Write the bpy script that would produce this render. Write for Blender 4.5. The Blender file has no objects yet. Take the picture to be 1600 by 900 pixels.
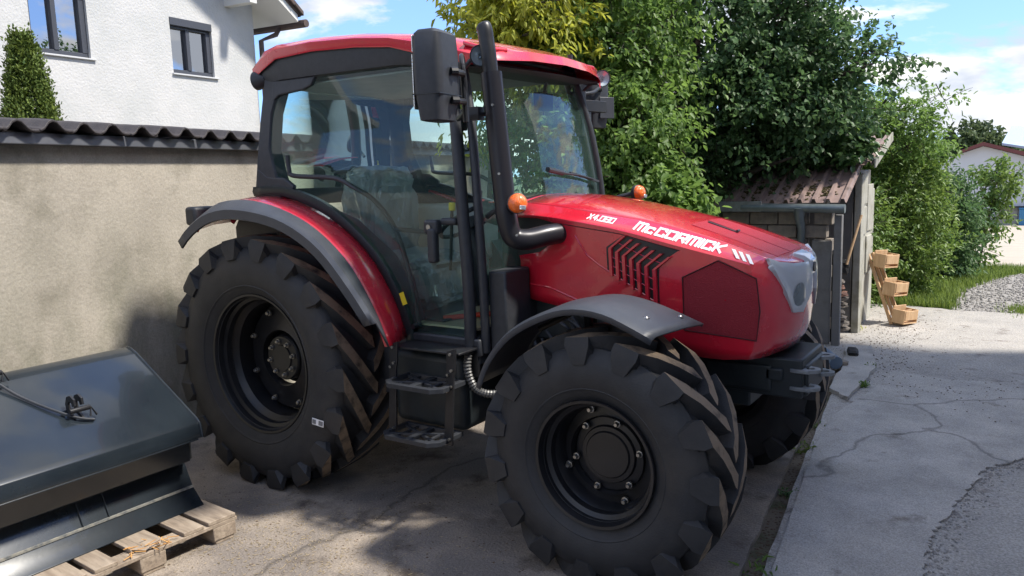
import bpy, math, random
import numpy as np
from mathutils import Vector, Matrix
S = bpy.context.scene
COL = S.collection
R = math.radians

# ---------------------------------------------------------------- camera
cam_d = bpy.data.cameras.new('camera')
cam = bpy.data.objects.new('camera', cam_d)
COL.objects.link(cam)
S.camera = cam
cam_d.sensor_width = 36.0
cam_d.lens = 1221.57 / 1600 * 36
cam_d.clip_start = 0.05
cam_d.clip_end = 3000
def cam_matrix(loc, yaw, pit, rol):
    y, p, r = R(yaw), R(pit), R(rol)
    f = Vector((-math.sin(y) * math.cos(p), math.cos(y) * math.cos(p), -math.sin(p)))
    rt = Vector((math.cos(y), math.sin(y), 0))
    up = rt.cross(f)
    rt2 = rt * math.cos(r) + up * math.sin(r)
    up2 = rt2.cross(f)
    m = Matrix((rt2, up2, -f)).transposed().to_4x4()
    m.translation = loc
    return m
cam.matrix_world = cam_matrix((3.579, -3.657, 1.713), 33.709, 8.227, -1.762)

# ---------------------------------------------------------------- world, sun, exposure
SUN_EL, SUN_AZ = R(55), math.atan2(0.93, 0.37)      # azimuth from +Y towards +X
w = bpy.data.worlds.new('World')
S.world = w
w.use_nodes = True
nt = w.node_tree
nt.nodes.clear()
def N(nt, t, **kw):
    n = nt.nodes.new(t)
    for k, v in kw.items():
        setattr(n, k, v)
    return n
L_ = lambda nt, a, b: nt.links.new(a, b)
out = N(nt, 'ShaderNodeOutputWorld')
bg = N(nt, 'ShaderNodeBackground')
bg.inputs['Strength'].default_value = 0.15
sky = N(nt, 'ShaderNodeTexSky', sky_type='NISHITA', sun_disc=False)
sky.sun_elevation = SUN_EL
sky.sun_rotation = SUN_AZ
sky.air_density = 1.0
sky.dust_density = 0.15
sky.ozone_density = 1.6
tc = N(nt, 'ShaderNodeTexCoord')
sep = N(nt, 'ShaderNodeSeparateXYZ')
L_(nt, tc.outputs['Generated'], sep.inputs[0])
mx = N(nt, 'ShaderNodeMath', operation='MAXIMUM'); mx.inputs[1].default_value = 0.0
L_(nt, sep.outputs['Z'], mx.inputs[0])
zz = N(nt, 'ShaderNodeMath', operation='ADD'); zz.inputs[1].default_value = 0.16
L_(nt, mx.outputs[0], zz.inputs[0])
dx = N(nt, 'ShaderNodeMath', operation='DIVIDE'); L_(nt, sep.outputs['X'], dx.inputs[0]); L_(nt, zz.outputs[0], dx.inputs[1])
dy = N(nt, 'ShaderNodeMath', operation='DIVIDE'); L_(nt, sep.outputs['Y'], dy.inputs[0]); L_(nt, zz.outputs[0], dy.inputs[1])
cmb = N(nt, 'ShaderNodeCombineXYZ'); L_(nt, dx.outputs[0], cmb.inputs[0]); L_(nt, dy.outputs[0], cmb.inputs[1])
cmb.inputs[2].default_value = 3.7
cn = N(nt, 'ShaderNodeTexNoise'); cn.inputs['Scale'].default_value = 3.4; cn.inputs['Detail'].default_value = 9; cn.inputs['Roughness'].default_value = 0.56
cn.inputs['Distortion'].default_value = 0.25
cmap = N(nt, 'ShaderNodeMapping'); cmap.inputs['Scale'].default_value = (1, 1, 2.6); cmap.inputs['Location'].default_value = (3.1, 1.7, .4)
L_(nt, tc.outputs['Generated'], cmap.inputs[0]); L_(nt, cmap.outputs[0], cn.inputs['Vector'])
cr = N(nt, 'ShaderNodeValToRGB')
cr.color_ramp.elements[0].position = 0.475; cr.color_ramp.elements[0].color = (0, 0, 0, 1)
cr.color_ramp.elements[1].position = 0.53; cr.color_ramp.elements[1].color = (1, 1, 1, 1)
L_(nt, cn.outputs['Fac'], cr.inputs[0])
# cloud tone: white tops with greyer bodies, from a second noise
c2 = N(nt, 'ShaderNodeTexNoise'); c2.inputs['Scale'].default_value = 6; c2.inputs['Detail'].default_value = 6
L_(nt, cmap.outputs[0], c2.inputs['Vector'])
cr2 = N(nt, 'ShaderNodeValToRGB')
cr2.color_ramp.elements[0].position = 0.43; cr2.color_ramp.elements[0].color = (0.92, 1.0, 1.16, 1)
cr2.color_ramp.elements[1].position = 0.58; cr2.color_ramp.elements[1].color = (1.75, 1.72, 1.68, 1)
L_(nt, c2.outputs['Fac'], cr2.inputs[0])
mixc = N(nt, 'ShaderNodeMix', data_type='RGBA')
L_(nt, cr.outputs[0], mixc.inputs['Factor'])
hsv = N(nt, 'ShaderNodeHueSaturation'); hsv.inputs['Saturation'].default_value = 1.0; hsv.inputs['Value'].default_value = 1.0
L_(nt, sky.outputs[0], hsv.inputs['Color'])
gam = N(nt, 'ShaderNodeGamma'); gam.inputs[1].default_value = 0.6; L_(nt, hsv.outputs[0], gam.inputs[0])
tint = N(nt, 'ShaderNodeMix', data_type='RGBA', blend_type='MULTIPLY'); tint.inputs['Factor'].default_value = 1.0; tint.inputs['B'].default_value = (0.30, 0.42, 0.68, 1)
L_(nt, gam.outputs[0], tint.inputs['A']); L_(nt, tint.outputs['Result'], mixc.inputs['A'])
L_(nt, cr2.outputs[0], mixc.inputs['B'])
L_(nt, mixc.outputs['Result'], bg.inputs['Color'])
L_(nt, bg.outputs[0], out.inputs[0])

sd = bpy.data.lights.new('sun', 'SUN')
sd.energy = 1.3
sd.angle = R(5)
sd.color = (1.0, 0.94, 0.84)
sun = bpy.data.objects.new('sun', sd)
COL.objects.link(sun)
sdir = Vector((math.cos(SUN_EL) * math.sin(SUN_AZ), math.cos(SUN_EL) * math.cos(SUN_AZ), math.sin(SUN_EL)))
sun.rotation_euler = sdir.to_track_quat('Z', 'Y').to_euler()
sun.location = (20, 10, 30)

S.view_settings.view_transform = 'Standard'
S.view_settings.look = 'None'
S.view_settings.gamma = 1
S.view_settings.exposure = 2.45
S.render.resolution_x = 1024
S.render.resolution_y = 576
S.render.engine = 'CYCLES'
S.cycles.max_bounces = 8
S.cycles.transparent_max_bounces = 12

# ---------------------------------------------------------------- mesh helpers
class MB:
    def __init__(self):
        self.v = []; self.f = []; self.m = []
    def add(self, vs, fs, mi=0):
        o = len(self.v)
        self.v += [tuple(p) for p in vs]
        self.f += [tuple(i + o for i in f) for f in fs]
        self.m += [mi] * len(fs)
        return self
    def box(self, c, s, rot=None, mi=0, taper=1.0):
        hx, hy, hz = s[0] / 2, s[1] / 2, s[2] / 2
        vs = [Vector((x * hx * (taper if z > 0 else 1), y * hy * (taper if z > 0 else 1), z * hz)) for z in (-1, 1) for x, y in ((-1, -1), (1, -1), (1, 1), (-1, 1))]
        if rot is not None:
            vs = [rot @ v for v in vs]
        c = Vector(c)
        return self.add([v + c for v in vs], [(3, 2, 1, 0), (4, 5, 6, 7), (0, 1, 5, 4), (1, 2, 6, 5), (2, 3, 7, 6), (3, 0, 4, 7)], mi)
    def bar(self, p, q, a, b, up=(0, 0, 1), mi=0):
        p, q = Vector(p), Vector(q); d = (q - p); l = d.length; d.normalize()
        up = Vector(up)
        if abs(d.dot(up)) > 0.98: up = Vector((1, 0, 0))
        s = d.cross(up).normalized(); u = s.cross(d)
        return self.box((p + q) / 2, (l, a, b), Matrix((d, s, u)).transposed(), mi)
    def tube(self, path, r, n=12, mi=0, caps=True):
        P = [Vector(p) for p in path]; m = len(P)
        rs = r if isinstance(r, (list, tuple)) else [r] * m
        vs = []; prev = None
        for i, p in enumerate(P):
            d = (P[min(i + 1, m - 1)] - P[max(i - 1, 0)]).normalized()
            if prev is None:
                a = Vector((0, 0, 1)) if abs(d.z) < 0.9 else Vector((1, 0, 0))
                s = d.cross(a).normalized()
            else:
                s = (prev - d * prev.dot(d)).normalized()
            prev = s; u = d.cross(s)
            for k in range(n):
                t = 2 * math.pi * k / n
                vs.append(p + (s * math.cos(t) + u * math.sin(t)) * rs[i])
        fs = [(i * n + k, i * n + (k + 1) % n, (i + 1) * n + (k + 1) % n, (i + 1) * n + k) for i in range(m - 1) for k in range(n)]
        if caps:
            fs += [tuple(range(n))[::-1], tuple(range((m - 1) * n, m * n))]
        return self.add(vs, fs, mi)
    def lathe(self, prof, c=(0, 0, 0), ax='Y', n=48, mi=0, close=False):
        vs = []; m = len(prof); c = Vector(c)
        for r, h in prof:
            for k in range(n):
                t = 2 * math.pi * k / n; a, b = r * math.cos(t), r * math.sin(t)
                v = {'Y': Vector((a, h, b)), 'Z': Vector((a, b, h)), 'X': Vector((h, a, b))}[ax]
                vs.append(v + c)
        fs = [(i * n + k, i * n + (k + 1) % n, (i + 1) * n + (k + 1) % n, (i + 1) * n + k) for i in range(m - 1) for k in range(n)]
        return self.add(vs, fs, mi)
    def grid(self, rows, mi=0, skip=None, closed=False):
        nu = len(rows); nv = len(rows[0]); vs = [p for r in rows for p in r]
        fs = []
        for i in range(nu - 1):
            for j in range(nv if closed else nv - 1):
                if skip and skip(i, j): continue
                j2 = (j + 1) % nv
                fs.append((i * nv + j, i * nv + j2, (i + 1) * nv + j2, (i + 1) * nv + j))
        return self.add(vs, fs, mi)
    def prism(self, pts, off, mi=0):
        n = len(pts); off = Vector(off); P = [Vector(p) for p in pts]
        vs = P + [p + off for p in P]
        fs = [tuple(range(n))[::-1], tuple(range(n, 2 * n))] + [(i, (i + 1) % n, n + (i + 1) % n, n + i) for i in range(n)]
        return self.add(vs, fs, mi)
    def build(self, name, mats, parent=None, smooth=35, bevel=0, solid=0, seg=2):
        me = bpy.data.meshes.new(name)
        me.from_pydata(self.v, [], self.f)
        if not isinstance(mats, (list, tuple)): mats = [mats]
        for m in mats: me.materials.append(m)
        if len(mats) > 1: me.polygons.foreach_set('material_index', self.m)
        if smooth:
            me.polygons.foreach_set('use_smooth', [True] * len(me.polygons))
            me.set_sharp_from_angle(angle=R(smooth))
        me.update()
        return link(name, me, parent, bevel, solid, seg)
def fixnormals(o):
    import bmesh
    bm = bmesh.new(); bm.from_mesh(o.data); bmesh.ops.recalc_face_normals(bm, faces=bm.faces); bm.to_mesh(o.data); bm.free()
    return o
def link(name, me, parent=None, bevel=0, solid=0, seg=2):
    o = bpy.data.objects.new(name, me)
    COL.objects.link(o)
    if parent: o.parent = parent
    if solid:
        s = o.modifiers.new('solid', 'SOLIDIFY'); s.thickness = abs(solid); s.offset = -1 if solid > 0 else 1
    if bevel:
        b = o.modifiers.new('bevel', 'BEVEL'); b.width = bevel; b.segments = seg; b.limit_method = 'ANGLE'; b.angle_limit = R(35); b.harden_normals = False
    return o
def tag(o, label=None, cat=None, group=None, kind=None):
    if label: o['label'] = label
    if cat: o['category'] = cat
    if group: o['group'] = group
    if kind: o['kind'] = kind
    return o
def empty(name, loc=(0, 0, 0), rz=0):
    o = bpy.data.objects.new(name, None); o.empty_display_size = 0.2
    COL.objects.link(o); o.location = loc; o.rotation_euler = (0, 0, rz)
    return o
def smoothpath(pts, n=8):
    P = [Vector(p) for p in pts]; o = []
    for i in range(len(P) - 1):
        a = P[max(i - 1, 0)]; b = P[i]; c = P[i + 1]; d = P[min(i + 2, len(P) - 1)]
        for k in range(n):
            t = k / n
            o.append(0.5 * ((2 * b) + (c - a) * t + (2 * a - 5 * b + 4 * c - d) * t * t + (3 * b - a - 3 * c + d) * t ** 3))
    o.append(P[-1])
    return o
def resample(pts, n):
    P = smoothpath(pts, 10)
    d = [0]
    for a, b in zip(P, P[1:]): d.append(d[-1] + (b - a).length)
    out = []
    for k in range(n):
        t = d[-1] * k / (n - 1); i = 0
        while i < len(d) - 2 and d[i + 1] < t: i += 1
        s = (t - d[i]) / max(1e-9, d[i + 1] - d[i])
        out.append(P[i].lerp(P[i + 1], s))
    return out
def interp(x, tab):
    if x <= tab[0][0]: return tab[0][1]
    for (a, b), (c, d) in zip(tab, tab[1:]):
        if x <= c: return b + (d - b) * (x - a) / (c - a)
    return tab[-1][1]

# ---------------------------------------------------------------- materials
def mat(name, col, rough=0.6, metal=0.0, col2=None, scale=6.0, detail=5, bump=0.0, bscale=60.0, lo=0.35, hi=0.65, coat=0.0, spec=0.5, rvar=0.0, stretch=None, dirt=None, dscale=2.0, dlo=.5, dhi=.7, trans=None):
    m = bpy.data.materials.new(name); m.use_nodes = True
    nt = m.node_tree; b = nt.nodes['Principled BSDF']
    b.inputs['Roughness'].default_value = rough
    b.inputs['Metallic'].default_value = metal
    b.inputs['Specular IOR Level'].default_value = spec
    if coat:
        b.inputs['Coat Weight'].default_value = coat; b.inputs['Coat Roughness'].default_value = 0.06
    b.inputs['Base Color'].default_value = (*col, 1)
    tc = N(nt, 'ShaderNodeTexCoord'); vec = tc.outputs['Object']
    if stretch:
        mp = N(nt, 'ShaderNodeMapping'); mp.inputs['Scale'].default_value = stretch
        L_(nt, vec, mp.inputs[0]); vec = mp.outputs[0]
    last = None
    if col2 is not None:
        n = N(nt, 'ShaderNodeTexNoise'); n.inputs['Scale'].default_value = scale; n.inputs['Detail'].default_value = detail; n.inputs['Roughness'].default_value = 0.6
        L_(nt, vec, n.inputs['Vector'])
        r = N(nt, 'ShaderNodeValToRGB'); r.color_ramp.elements[0].position = lo; r.color_ramp.elements[1].position = hi
        r.color_ramp.elements[0].color = (*col, 1); r.color_ramp.elements[1].color = (*col2, 1)
        L_(nt, n.outputs['Fac'], r.inputs[0]); last = r.outputs[0]
        if rvar:
            mr = N(nt, 'ShaderNodeMapRange'); mr.inputs['To Min'].default_value = rough - rvar; mr.inputs['To Max'].default_value = rough + rvar
            L_(nt, n.outputs['Fac'], mr.inputs[0]); L_(nt, mr.outputs[0], b.inputs['Roughness'])
    if dirt is not None:
        n = N(nt, 'ShaderNodeTexNoise'); n.inputs['Scale'].default_value = dscale; n.inputs['Detail'].default_value = 8; n.inputs['Roughness'].default_value = 0.65
        L_(nt, vec, n.inputs['Vector'])
        mr = N(nt, 'ShaderNodeMapRange'); mr.inputs['From Min'].default_value = dlo; mr.inputs['From Max'].default_value = dhi
        L_(nt, n.outputs['Fac'], mr.inputs[0])
        mi = N(nt, 'ShaderNodeMix', data_type='RGBA'); mi.inputs['B'].default_value = (*dirt, 1)
        if last: L_(nt, last, mi.inputs['A'])
        else: mi.inputs['A'].default_value = (*col, 1)
        L_(nt, mr.outputs[0], mi.inputs['Factor']); last = mi.outputs['Result']
    if last: L_(nt, last, b.inputs['Base Color'])
    if bump:
        n = N(nt, 'ShaderNodeTexNoise'); n.inputs['Scale'].default_value = bscale; n.inputs['Detail'].default_value = 4
        L_(nt, vec, n.inputs['Vector'])
        bp = N(nt, 'ShaderNodeBump'); bp.inputs['Strength'].default_value = bump; bp.inputs['Distance'].default_value = 0.01
        L_(nt, n.outputs['Fac'], bp.inputs['Height']); L_(nt, bp.outputs[0], b.inputs['Normal'])
    return m
def leafmat(name, dark, light, trans=0.35, rough=0.45):
    m = bpy.data.materials.new(name); m.use_nodes = True
    nt = m.node_tree; b = nt.nodes['Principled BSDF']; o = nt.nodes['Material Output']
    at = N(nt, 'ShaderNodeAttribute', attribute_name='leaf_tone')
    r = N(nt, 'ShaderNodeValToRGB')
    r.color_ramp.elements[0].color = (*dark, 1); r.color_ramp.elements[1].color = (*light, 1)
    L_(nt, at.outputs['Fac'], r.inputs[0]); L_(nt, r.outputs[0], b.inputs['Base Color'])
    b.inputs['Roughness'].default_value = rough
    b.inputs['Specular IOR Level'].default_value = 0.4
    t = N(nt, 'ShaderNodeBsdfTranslucent')
    hs = N(nt, 'ShaderNodeHueSaturation'); hs.inputs['Value'].default_value = 1.5; hs.inputs['Hue'].default_value = 0.49
    L_(nt, r.outputs[0], hs.inputs['Color']); L_(nt, hs.outputs[0], t.inputs['Color'])
    mx = N(nt, 'ShaderNodeMixShader'); mx.inputs[0].default_value = trans
    L_(nt, b.outputs[0], mx.inputs[1]); L_(nt, t.outputs[0], mx.inputs[2]); L_(nt, mx.outputs[0], o.inputs[0])
    return m
def glassmat(name, tint, refl=1.0, ior=1.5):
    m = bpy.data.materials.new(name); m.use_nodes = True
    nt = m.node_tree; nt.nodes.clear()
    o = N(nt, 'ShaderNodeOutputMaterial'); t = N(nt, 'ShaderNodeBsdfTransparent'); g = N(nt, 'ShaderNodeBsdfGlossy')
    t.inputs[0].default_value = (*tint, 1); g.inputs['Roughness'].default_value = 0.01
    g.inputs[0].default_value = (refl, refl, refl, 1)
    fr = N(nt, 'ShaderNodeFresnel'); fr.inputs[0].default_value = ior
    mx = N(nt, 'ShaderNodeMixShader')
    L_(nt, fr.outputs[0], mx.inputs[0]); L_(nt, t.outputs[0], mx.inputs[1]); L_(nt, g.outputs[0], mx.inputs[2]); L_(nt, mx.outputs[0], o.inputs[0])
    return m

RED = mat('red_paint', (0.62, 0.013, 0.034), 0.27, col2=(0.56, 0.015, 0.036), scale=4, rvar=.07, dirt=(0.42, 0.05, 0.055), dscale=6, dlo=.62, dhi=1.0, coat=1.0, spec=0.6)
RED2 = mat('red_mesh_grille', (0.29, 0.010, 0.022), 0.5, bump=0.6, bscale=420)
BLACKP = mat('black_plastic', (0.022, 0.025, 0.031), 0.5, col2=(0.031, 0.034, 0.041), scale=30, bump=0.08, bscale=300)
GREYP = mat('dark_grey_plastic', (0.043, 0.048, 0.060), 0.42, col2=(0.055, 0.062, 0.075), scale=8, bump=0.12, bscale=260)
BLACKM = mat('black_metal', (0.010, 0.011, 0.014), 0.38, col2=(0.02, 0.02, 0.022), scale=12)
RIMM = mat('black_rim_paint', (0.008, 0.009, 0.011), 0.36, col2=(0.02, 0.02, 0.023), scale=5, dirt=(0.03, 0.026, 0.024), dscale=7, dlo=.6, dhi=.95)
CHASSIS = mat('dark_chassis_paint', (0.010, 0.015, 0.018), 0.5, col2=(0.02, 0.026, 0.03), scale=9, dirt=(0.07, 0.06, 0.05), dscale=6, dlo=.6, dhi=.95)
RUB = mat('tyre_rubber', (0.020, 0.021, 0.024), 0.62, col2=(0.030, 0.031, 0.034), scale=9, bump=0.15, bscale=120, dirt=(0.055, 0.048, 0.042), dscale=3.5, dlo=.5, dhi=.85)
DUST = mat('dusty_tread', (0.23, 0.17, 0.115), 0.85, col2=(0.022, 0.021, 0.021), scale=14, lo=.48, hi=.72, bump=0.2, bscale=120)
STEEL = mat('bright_bolt', (0.42, 0.42, 0.42), 0.38, metal=1.0, col2=(.3, .29, .27), scale=80)
LAMPIN = mat('pale_lamp_inner', (0.62, 0.65, 0.68), 0.22, metal=.4, coat=1.0)
GALV = mat('grey_cast_metal', (0.28, 0.30, 0.31), 0.5, metal=0.5, col2=(0.2, 0.21, 0.22), scale=20)
EXH = mat('exhaust_paint', (0.022, 0.021, 0.026), 0.33, metal=0.3)
SILV = mat('silver_plastic', (0.55, 0.58, 0.62), 0.3, metal=0.3, coat=0.6)
WHITE = mat('white_print', (0.85, 0.85, 0.86), 0.4)
ORANGE = mat('orange_lens', (0.95, 0.16, 0.01), 0.15, coat=1.0, bump=0.6, bscale=160)
CLEAR = mat('lamp_reflector', (0.75, 0.76, 0.74), 0.12, metal=0.9, bump=0.8, bscale=110)
GLASS = glassmat('tinted_cab_glass', (0.84, 0.99, 0.94), 1.0, 1.48)
def veil(m, col, k):
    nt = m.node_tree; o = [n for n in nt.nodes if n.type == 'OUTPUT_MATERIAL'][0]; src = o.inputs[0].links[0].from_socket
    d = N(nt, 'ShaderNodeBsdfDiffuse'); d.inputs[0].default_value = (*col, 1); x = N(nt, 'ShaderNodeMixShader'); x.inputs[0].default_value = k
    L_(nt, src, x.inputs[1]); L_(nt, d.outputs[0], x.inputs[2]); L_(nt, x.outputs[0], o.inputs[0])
veil(GLASS, (0.34, 0.62, 0.58), 0.035)  # teal diffuse share brightens the panes: lit look painted into the glass
def low_stain(m, col, z0, z1):
    nt = m.node_tree; b = nt.nodes['Principled BSDF']; src = b.inputs['Base Color'].links[0].from_socket
    tc = N(nt, 'ShaderNodeTexCoord'); sp = N(nt, 'ShaderNodeSeparateXYZ'); L_(nt, tc.outputs['Object'], sp.inputs[0])
    mr = N(nt, 'ShaderNodeMapRange'); mr.inputs['From Min'].default_value = z1; mr.inputs['From Max'].default_value = z0; L_(nt, sp.outputs['Z'], mr.inputs[0])
    mp = N(nt, 'ShaderNodeMapping'); mp.inputs['Scale'].default_value = (1.6, 1.6, .55); L_(nt, tc.outputs['Object'], mp.inputs[0])
    n = N(nt, 'ShaderNodeTexNoise'); n.inputs['Scale'].default_value = 2.6; n.inputs['Detail'].default_value = 9; n.inputs['Roughness'].default_value = .7; L_(nt, mp.outputs[0], n.inputs['Vector'])
    ml = N(nt, 'ShaderNodeMath', operation='MULTIPLY'); L_(nt, mr.outputs[0], ml.inputs[0])
    m2 = N(nt, 'ShaderNodeMapRange'); m2.inputs['From Min'].default_value = .38; m2.inputs['From Max'].default_value = .68; L_(nt, n.outputs['Fac'], m2.inputs[0]); L_(nt, m2.outputs[0], ml.inputs[1])
    mi = N(nt, 'ShaderNodeMix', data_type='RGBA'); mi.inputs['B'].default_value = (*col, 1); L_(nt, src, mi.inputs['A']); L_(nt, ml.outputs[0], mi.inputs['Factor']); L_(nt, mi.outputs['Result'], b.inputs['Base Color'])
LENS = glassmat('clear_lens', (0.9, 0.95, 0.95), 1.0, 1.45)
def filmmat():
    m = glassmat('clear_plastic_film', (0.80, 0.86, 0.88), 1.0, 2.2)
    nt = m.node_tree
    g = [n for n in nt.nodes if n.type == 'BSDF_GLOSSY'][0]; g.inputs['Roughness'].default_value = 0.16
    fr = [n for n in nt.nodes if n.type == 'FRESNEL'][0]
    tc = N(nt, 'ShaderNodeTexCoord'); mp = N(nt, 'ShaderNodeMapping'); mp.inputs['Scale'].default_value = (1, 1.6, .5)
    n = N(nt, 'ShaderNodeTexNoise'); n.inputs['Scale'].default_value = 9; n.inputs['Detail'].default_value = 3; n.inputs['Distortion'].default_value = 1.4
    bp = N(nt, 'ShaderNodeBump'); bp.inputs['Strength'].default_value = 1.0; bp.inputs['Distance'].default_value = 0.09
    L_(nt, tc.outputs['Object'], mp.inputs[0]); L_(nt, mp.outputs[0], n.inputs['Vector']); L_(nt, n.outputs['Fac'], bp.inputs['Height'])
    L_(nt, bp.outputs[0], g.inputs['Normal']); L_(nt, bp.outputs[0], fr.inputs['Normal'])
    return m
FILM = filmmat(); veil(FILM, (0.72, 0.78, 0.8), 0.30)  # pale diffuse share mixed in so the wrap looks more brightly lit
SEATM = mat('seat_fabric', (0.03, 0.032, 0.035), 0.8, col2=(0.05, 0.05, 0.055), scale=40)
CABGREY = mat('cab_grey_trim', (0.38, 0.39, 0.39), 0.6, col2=(0.44, 0.45, 0.45), scale=10)
CARD = mat('cardboard_floor_cover', (0.62, 0.55, 0.36), 0.85, col2=(0.55, 0.48, 0.32), scale=8)
YEL = mat('yellow_sticker', (0.8, 0.62, 0.03), 0.5)
TEAL = mat('dark_blue_lacquer', (0.011, 0.016, 0.022), 0.25, coat=0.45, col2=(0.016, 0.022, 0.028), scale=5, bump=0.03, bscale=12, dirt=(0.09, 0.09, 0.10), dscale=9, dlo=.68, dhi=1.0)
PALLET = mat('weathered_pallet_wood', (0.23, 0.18, 0.135), 0.85, col2=(0.38, 0.31, 0.24), scale=4, stretch=(1.2, 9, 9), bump=0.4, bscale=40, dirt=(0.09, 0.075, 0.06), dscale=6, dlo=.55, dhi=.8)
FRESH = mat('fresh_split_wood', (0.62, 0.36, 0.13), 0.8, col2=(0.45, 0.22, 0.07), scale=20)
PINE = mat('pale_pine_wood', (0.50, 0.31, 0.16), 0.7, col2=(0.62, 0.42, 0.24), scale=5, stretch=(6, 6, 1.2), bump=0.2, bscale=50)
PLASTER = mat('old_garden_wall_render', (0.44, 0.40, 0.34), 0.9, col2=(0.32, 0.29, 0.245), scale=1.3, detail=9, bump=0.35, bscale=45, dirt=(0.14, 0.13, 0.095), dscale=1.7, dlo=.52, dhi=.78)
low_stain(PLASTER, (0.15, 0.155, 0.11), .2, 1.75)
HOUSEW = mat('white_roughcast', (0.46, 0.47, 0.47), 0.95, col2=(0.53, 0.53, 0.53), scale=2, bump=0.65, bscale=38)
TILE = mat('dark_roof_tile', (0.030, 0.027, 0.030), 0.6, col2=(0.055, 0.048, 0.05), scale=14, bump=0.3, bscale=80)
FLASH = mat('grey_flashing', (0.085, 0.09, 0.105), 0.4, metal=0.3, col2=(0.11, 0.115, 0.13), scale=4)
WFRAME = mat('anthracite_window_frame', (0.052, 0.057, 0.072), 0.45)
SILL = mat('aluminium_sill', (0.55, 0.56, 0.57), 0.4)
WGLASS = glassmat('house_pane', (0.25, 0.33, 0.42), 1.0, 5.0)
SOFFIT = mat('white_soffit', (0.6, 0.6, 0.58), 0.7)
BROWNT = mat('brown_roof_tile', (0.09, 0.06, 0.05), 0.7, col2=(0.06, 0.045, 0.04), scale=9)
CORR = mat('pinkish_corrugated_sheet', (0.22, 0.155, 0.14), 0.6, col2=(0.30, 0.22, 0.20), scale=5, dirt=(0.06, 0.045, 0.035), dscale=5, dlo=.55, dhi=.72)
MOSS = mat('moss', (0.05, 0.05, 0.015), 0.95, col2=(0.10, 0.07, 0.03), scale=30, bump=0.8, bscale=80)
ZINC = mat('zinc_gutter', (0.12, 0.15, 0.16), 0.45, metal=0.5, col2=(0.19, 0.22, 0.23), scale=8)
SHEDW = mat('grey_shed_wall', (0.15, 0.15, 0.155), 0.9, col2=(0.20, 0.195, 0.19), scale=3, dirt=(0.09, 0.08, 0.06), dscale=4, dlo=.52, dhi=.8, bump=0.2)
SHEDP = mat('pale_shed_post', (0.40, 0.39, 0.34), 0.85, col2=(0.30, 0.29, 0.25), scale=5, dirt=(0.13, 0.12, 0.06), dscale=3, dlo=.5, dhi=.75, bump=0.2)
STONE = mat('rubble_stone', (0.26, 0.22, 0.18), 0.9, col2=(0.16, 0.14, 0.12), scale=12, bump=0.5, bscale=50)
BRICK = mat('old_brick', (0.30, 0.15, 0.10), 0.9, col2=(0.2, 0.11, 0.08), scale=10, bump=0.5, bscale=50)
BARK = mat('bark', (0.07, 0.055, 0.042), 0.9, col2=(0.035, 0.028, 0.022), scale=12, stretch=(3, 3, .6), bump=0.8, bscale=30)
BLUEP = mat('blue_grey_pipe', (0.12, 0.17, 0.24), 0.5)
DARKW = mat('dark_board', (0.014, 0.014, 0.016), 0.8, col2=(0.026, 0.025, 0.024), scale=6)  # near-black, also stands for the shade inside the lean-to

def speck(m, amt=.35, scale=160, crack=0):
    nt = m.node_tree; b = nt.nodes['Principled BSDF']; src = b.inputs['Base Color'].links[0].from_socket
    tc = N(nt, 'ShaderNodeTexCoord')
    n = N(nt, 'ShaderNodeTexNoise'); n.inputs['Scale'].default_value = scale; n.inputs['Detail'].default_value = 3; n.inputs['Roughness'].default_value = .8; L_(nt, tc.outputs['Object'], n.inputs['Vector'])
    mr = N(nt, 'ShaderNodeMapRange'); mr.inputs['From Min'].default_value = .3; mr.inputs['From Max'].default_value = .7; mr.inputs['To Min'].default_value = 1 - amt; mr.inputs['To Max'].default_value = 1 + amt
    L_(nt, n.outputs['Fac'], mr.inputs[0]); fac = mr.outputs[0]
    if crack:
        nz = N(nt, 'ShaderNodeTexNoise'); nz.inputs['Scale'].default_value = 1.7; nz.inputs['Detail'].default_value = 8; L_(nt, tc.outputs['Object'], nz.inputs['Vector'])
        mxv = N(nt, 'ShaderNodeMix', data_type='VECTOR'); mxv.inputs['Factor'].default_value = .35; L_(nt, tc.outputs['Object'], mxv.inputs['A']); L_(nt, nz.outputs['Color'], mxv.inputs['B'])
        vo = N(nt, 'ShaderNodeTexVoronoi', feature='DISTANCE_TO_EDGE'); vo.inputs['Scale'].default_value = crack; L_(nt, mxv.outputs['Result'], vo.inputs['Vector'])
        m2 = N(nt, 'ShaderNodeMapRange'); m2.inputs['From Min'].default_value = .0; m2.inputs['From Max'].default_value = .0045; m2.inputs['To Min'].default_value = .5; m2.inputs['To Max'].default_value = 1
        L_(nt, vo.outputs['Distance'], m2.inputs[0])
        ml = N(nt, 'ShaderNodeMath', operation='MULTIPLY'); L_(nt, fac, ml.inputs[0]); L_(nt, m2.outputs[0], ml.inputs[1]); fac = ml.outputs[0]
    vm = N(nt, 'ShaderNodeVectorMath', operation='SCALE'); L_(nt, src, vm.inputs[0]); L_(nt, fac, vm.inputs['Scale']); L_(nt, vm.outputs[0], b.inputs['Base Color'])
speck(PLASTER, .16, 90)
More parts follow.
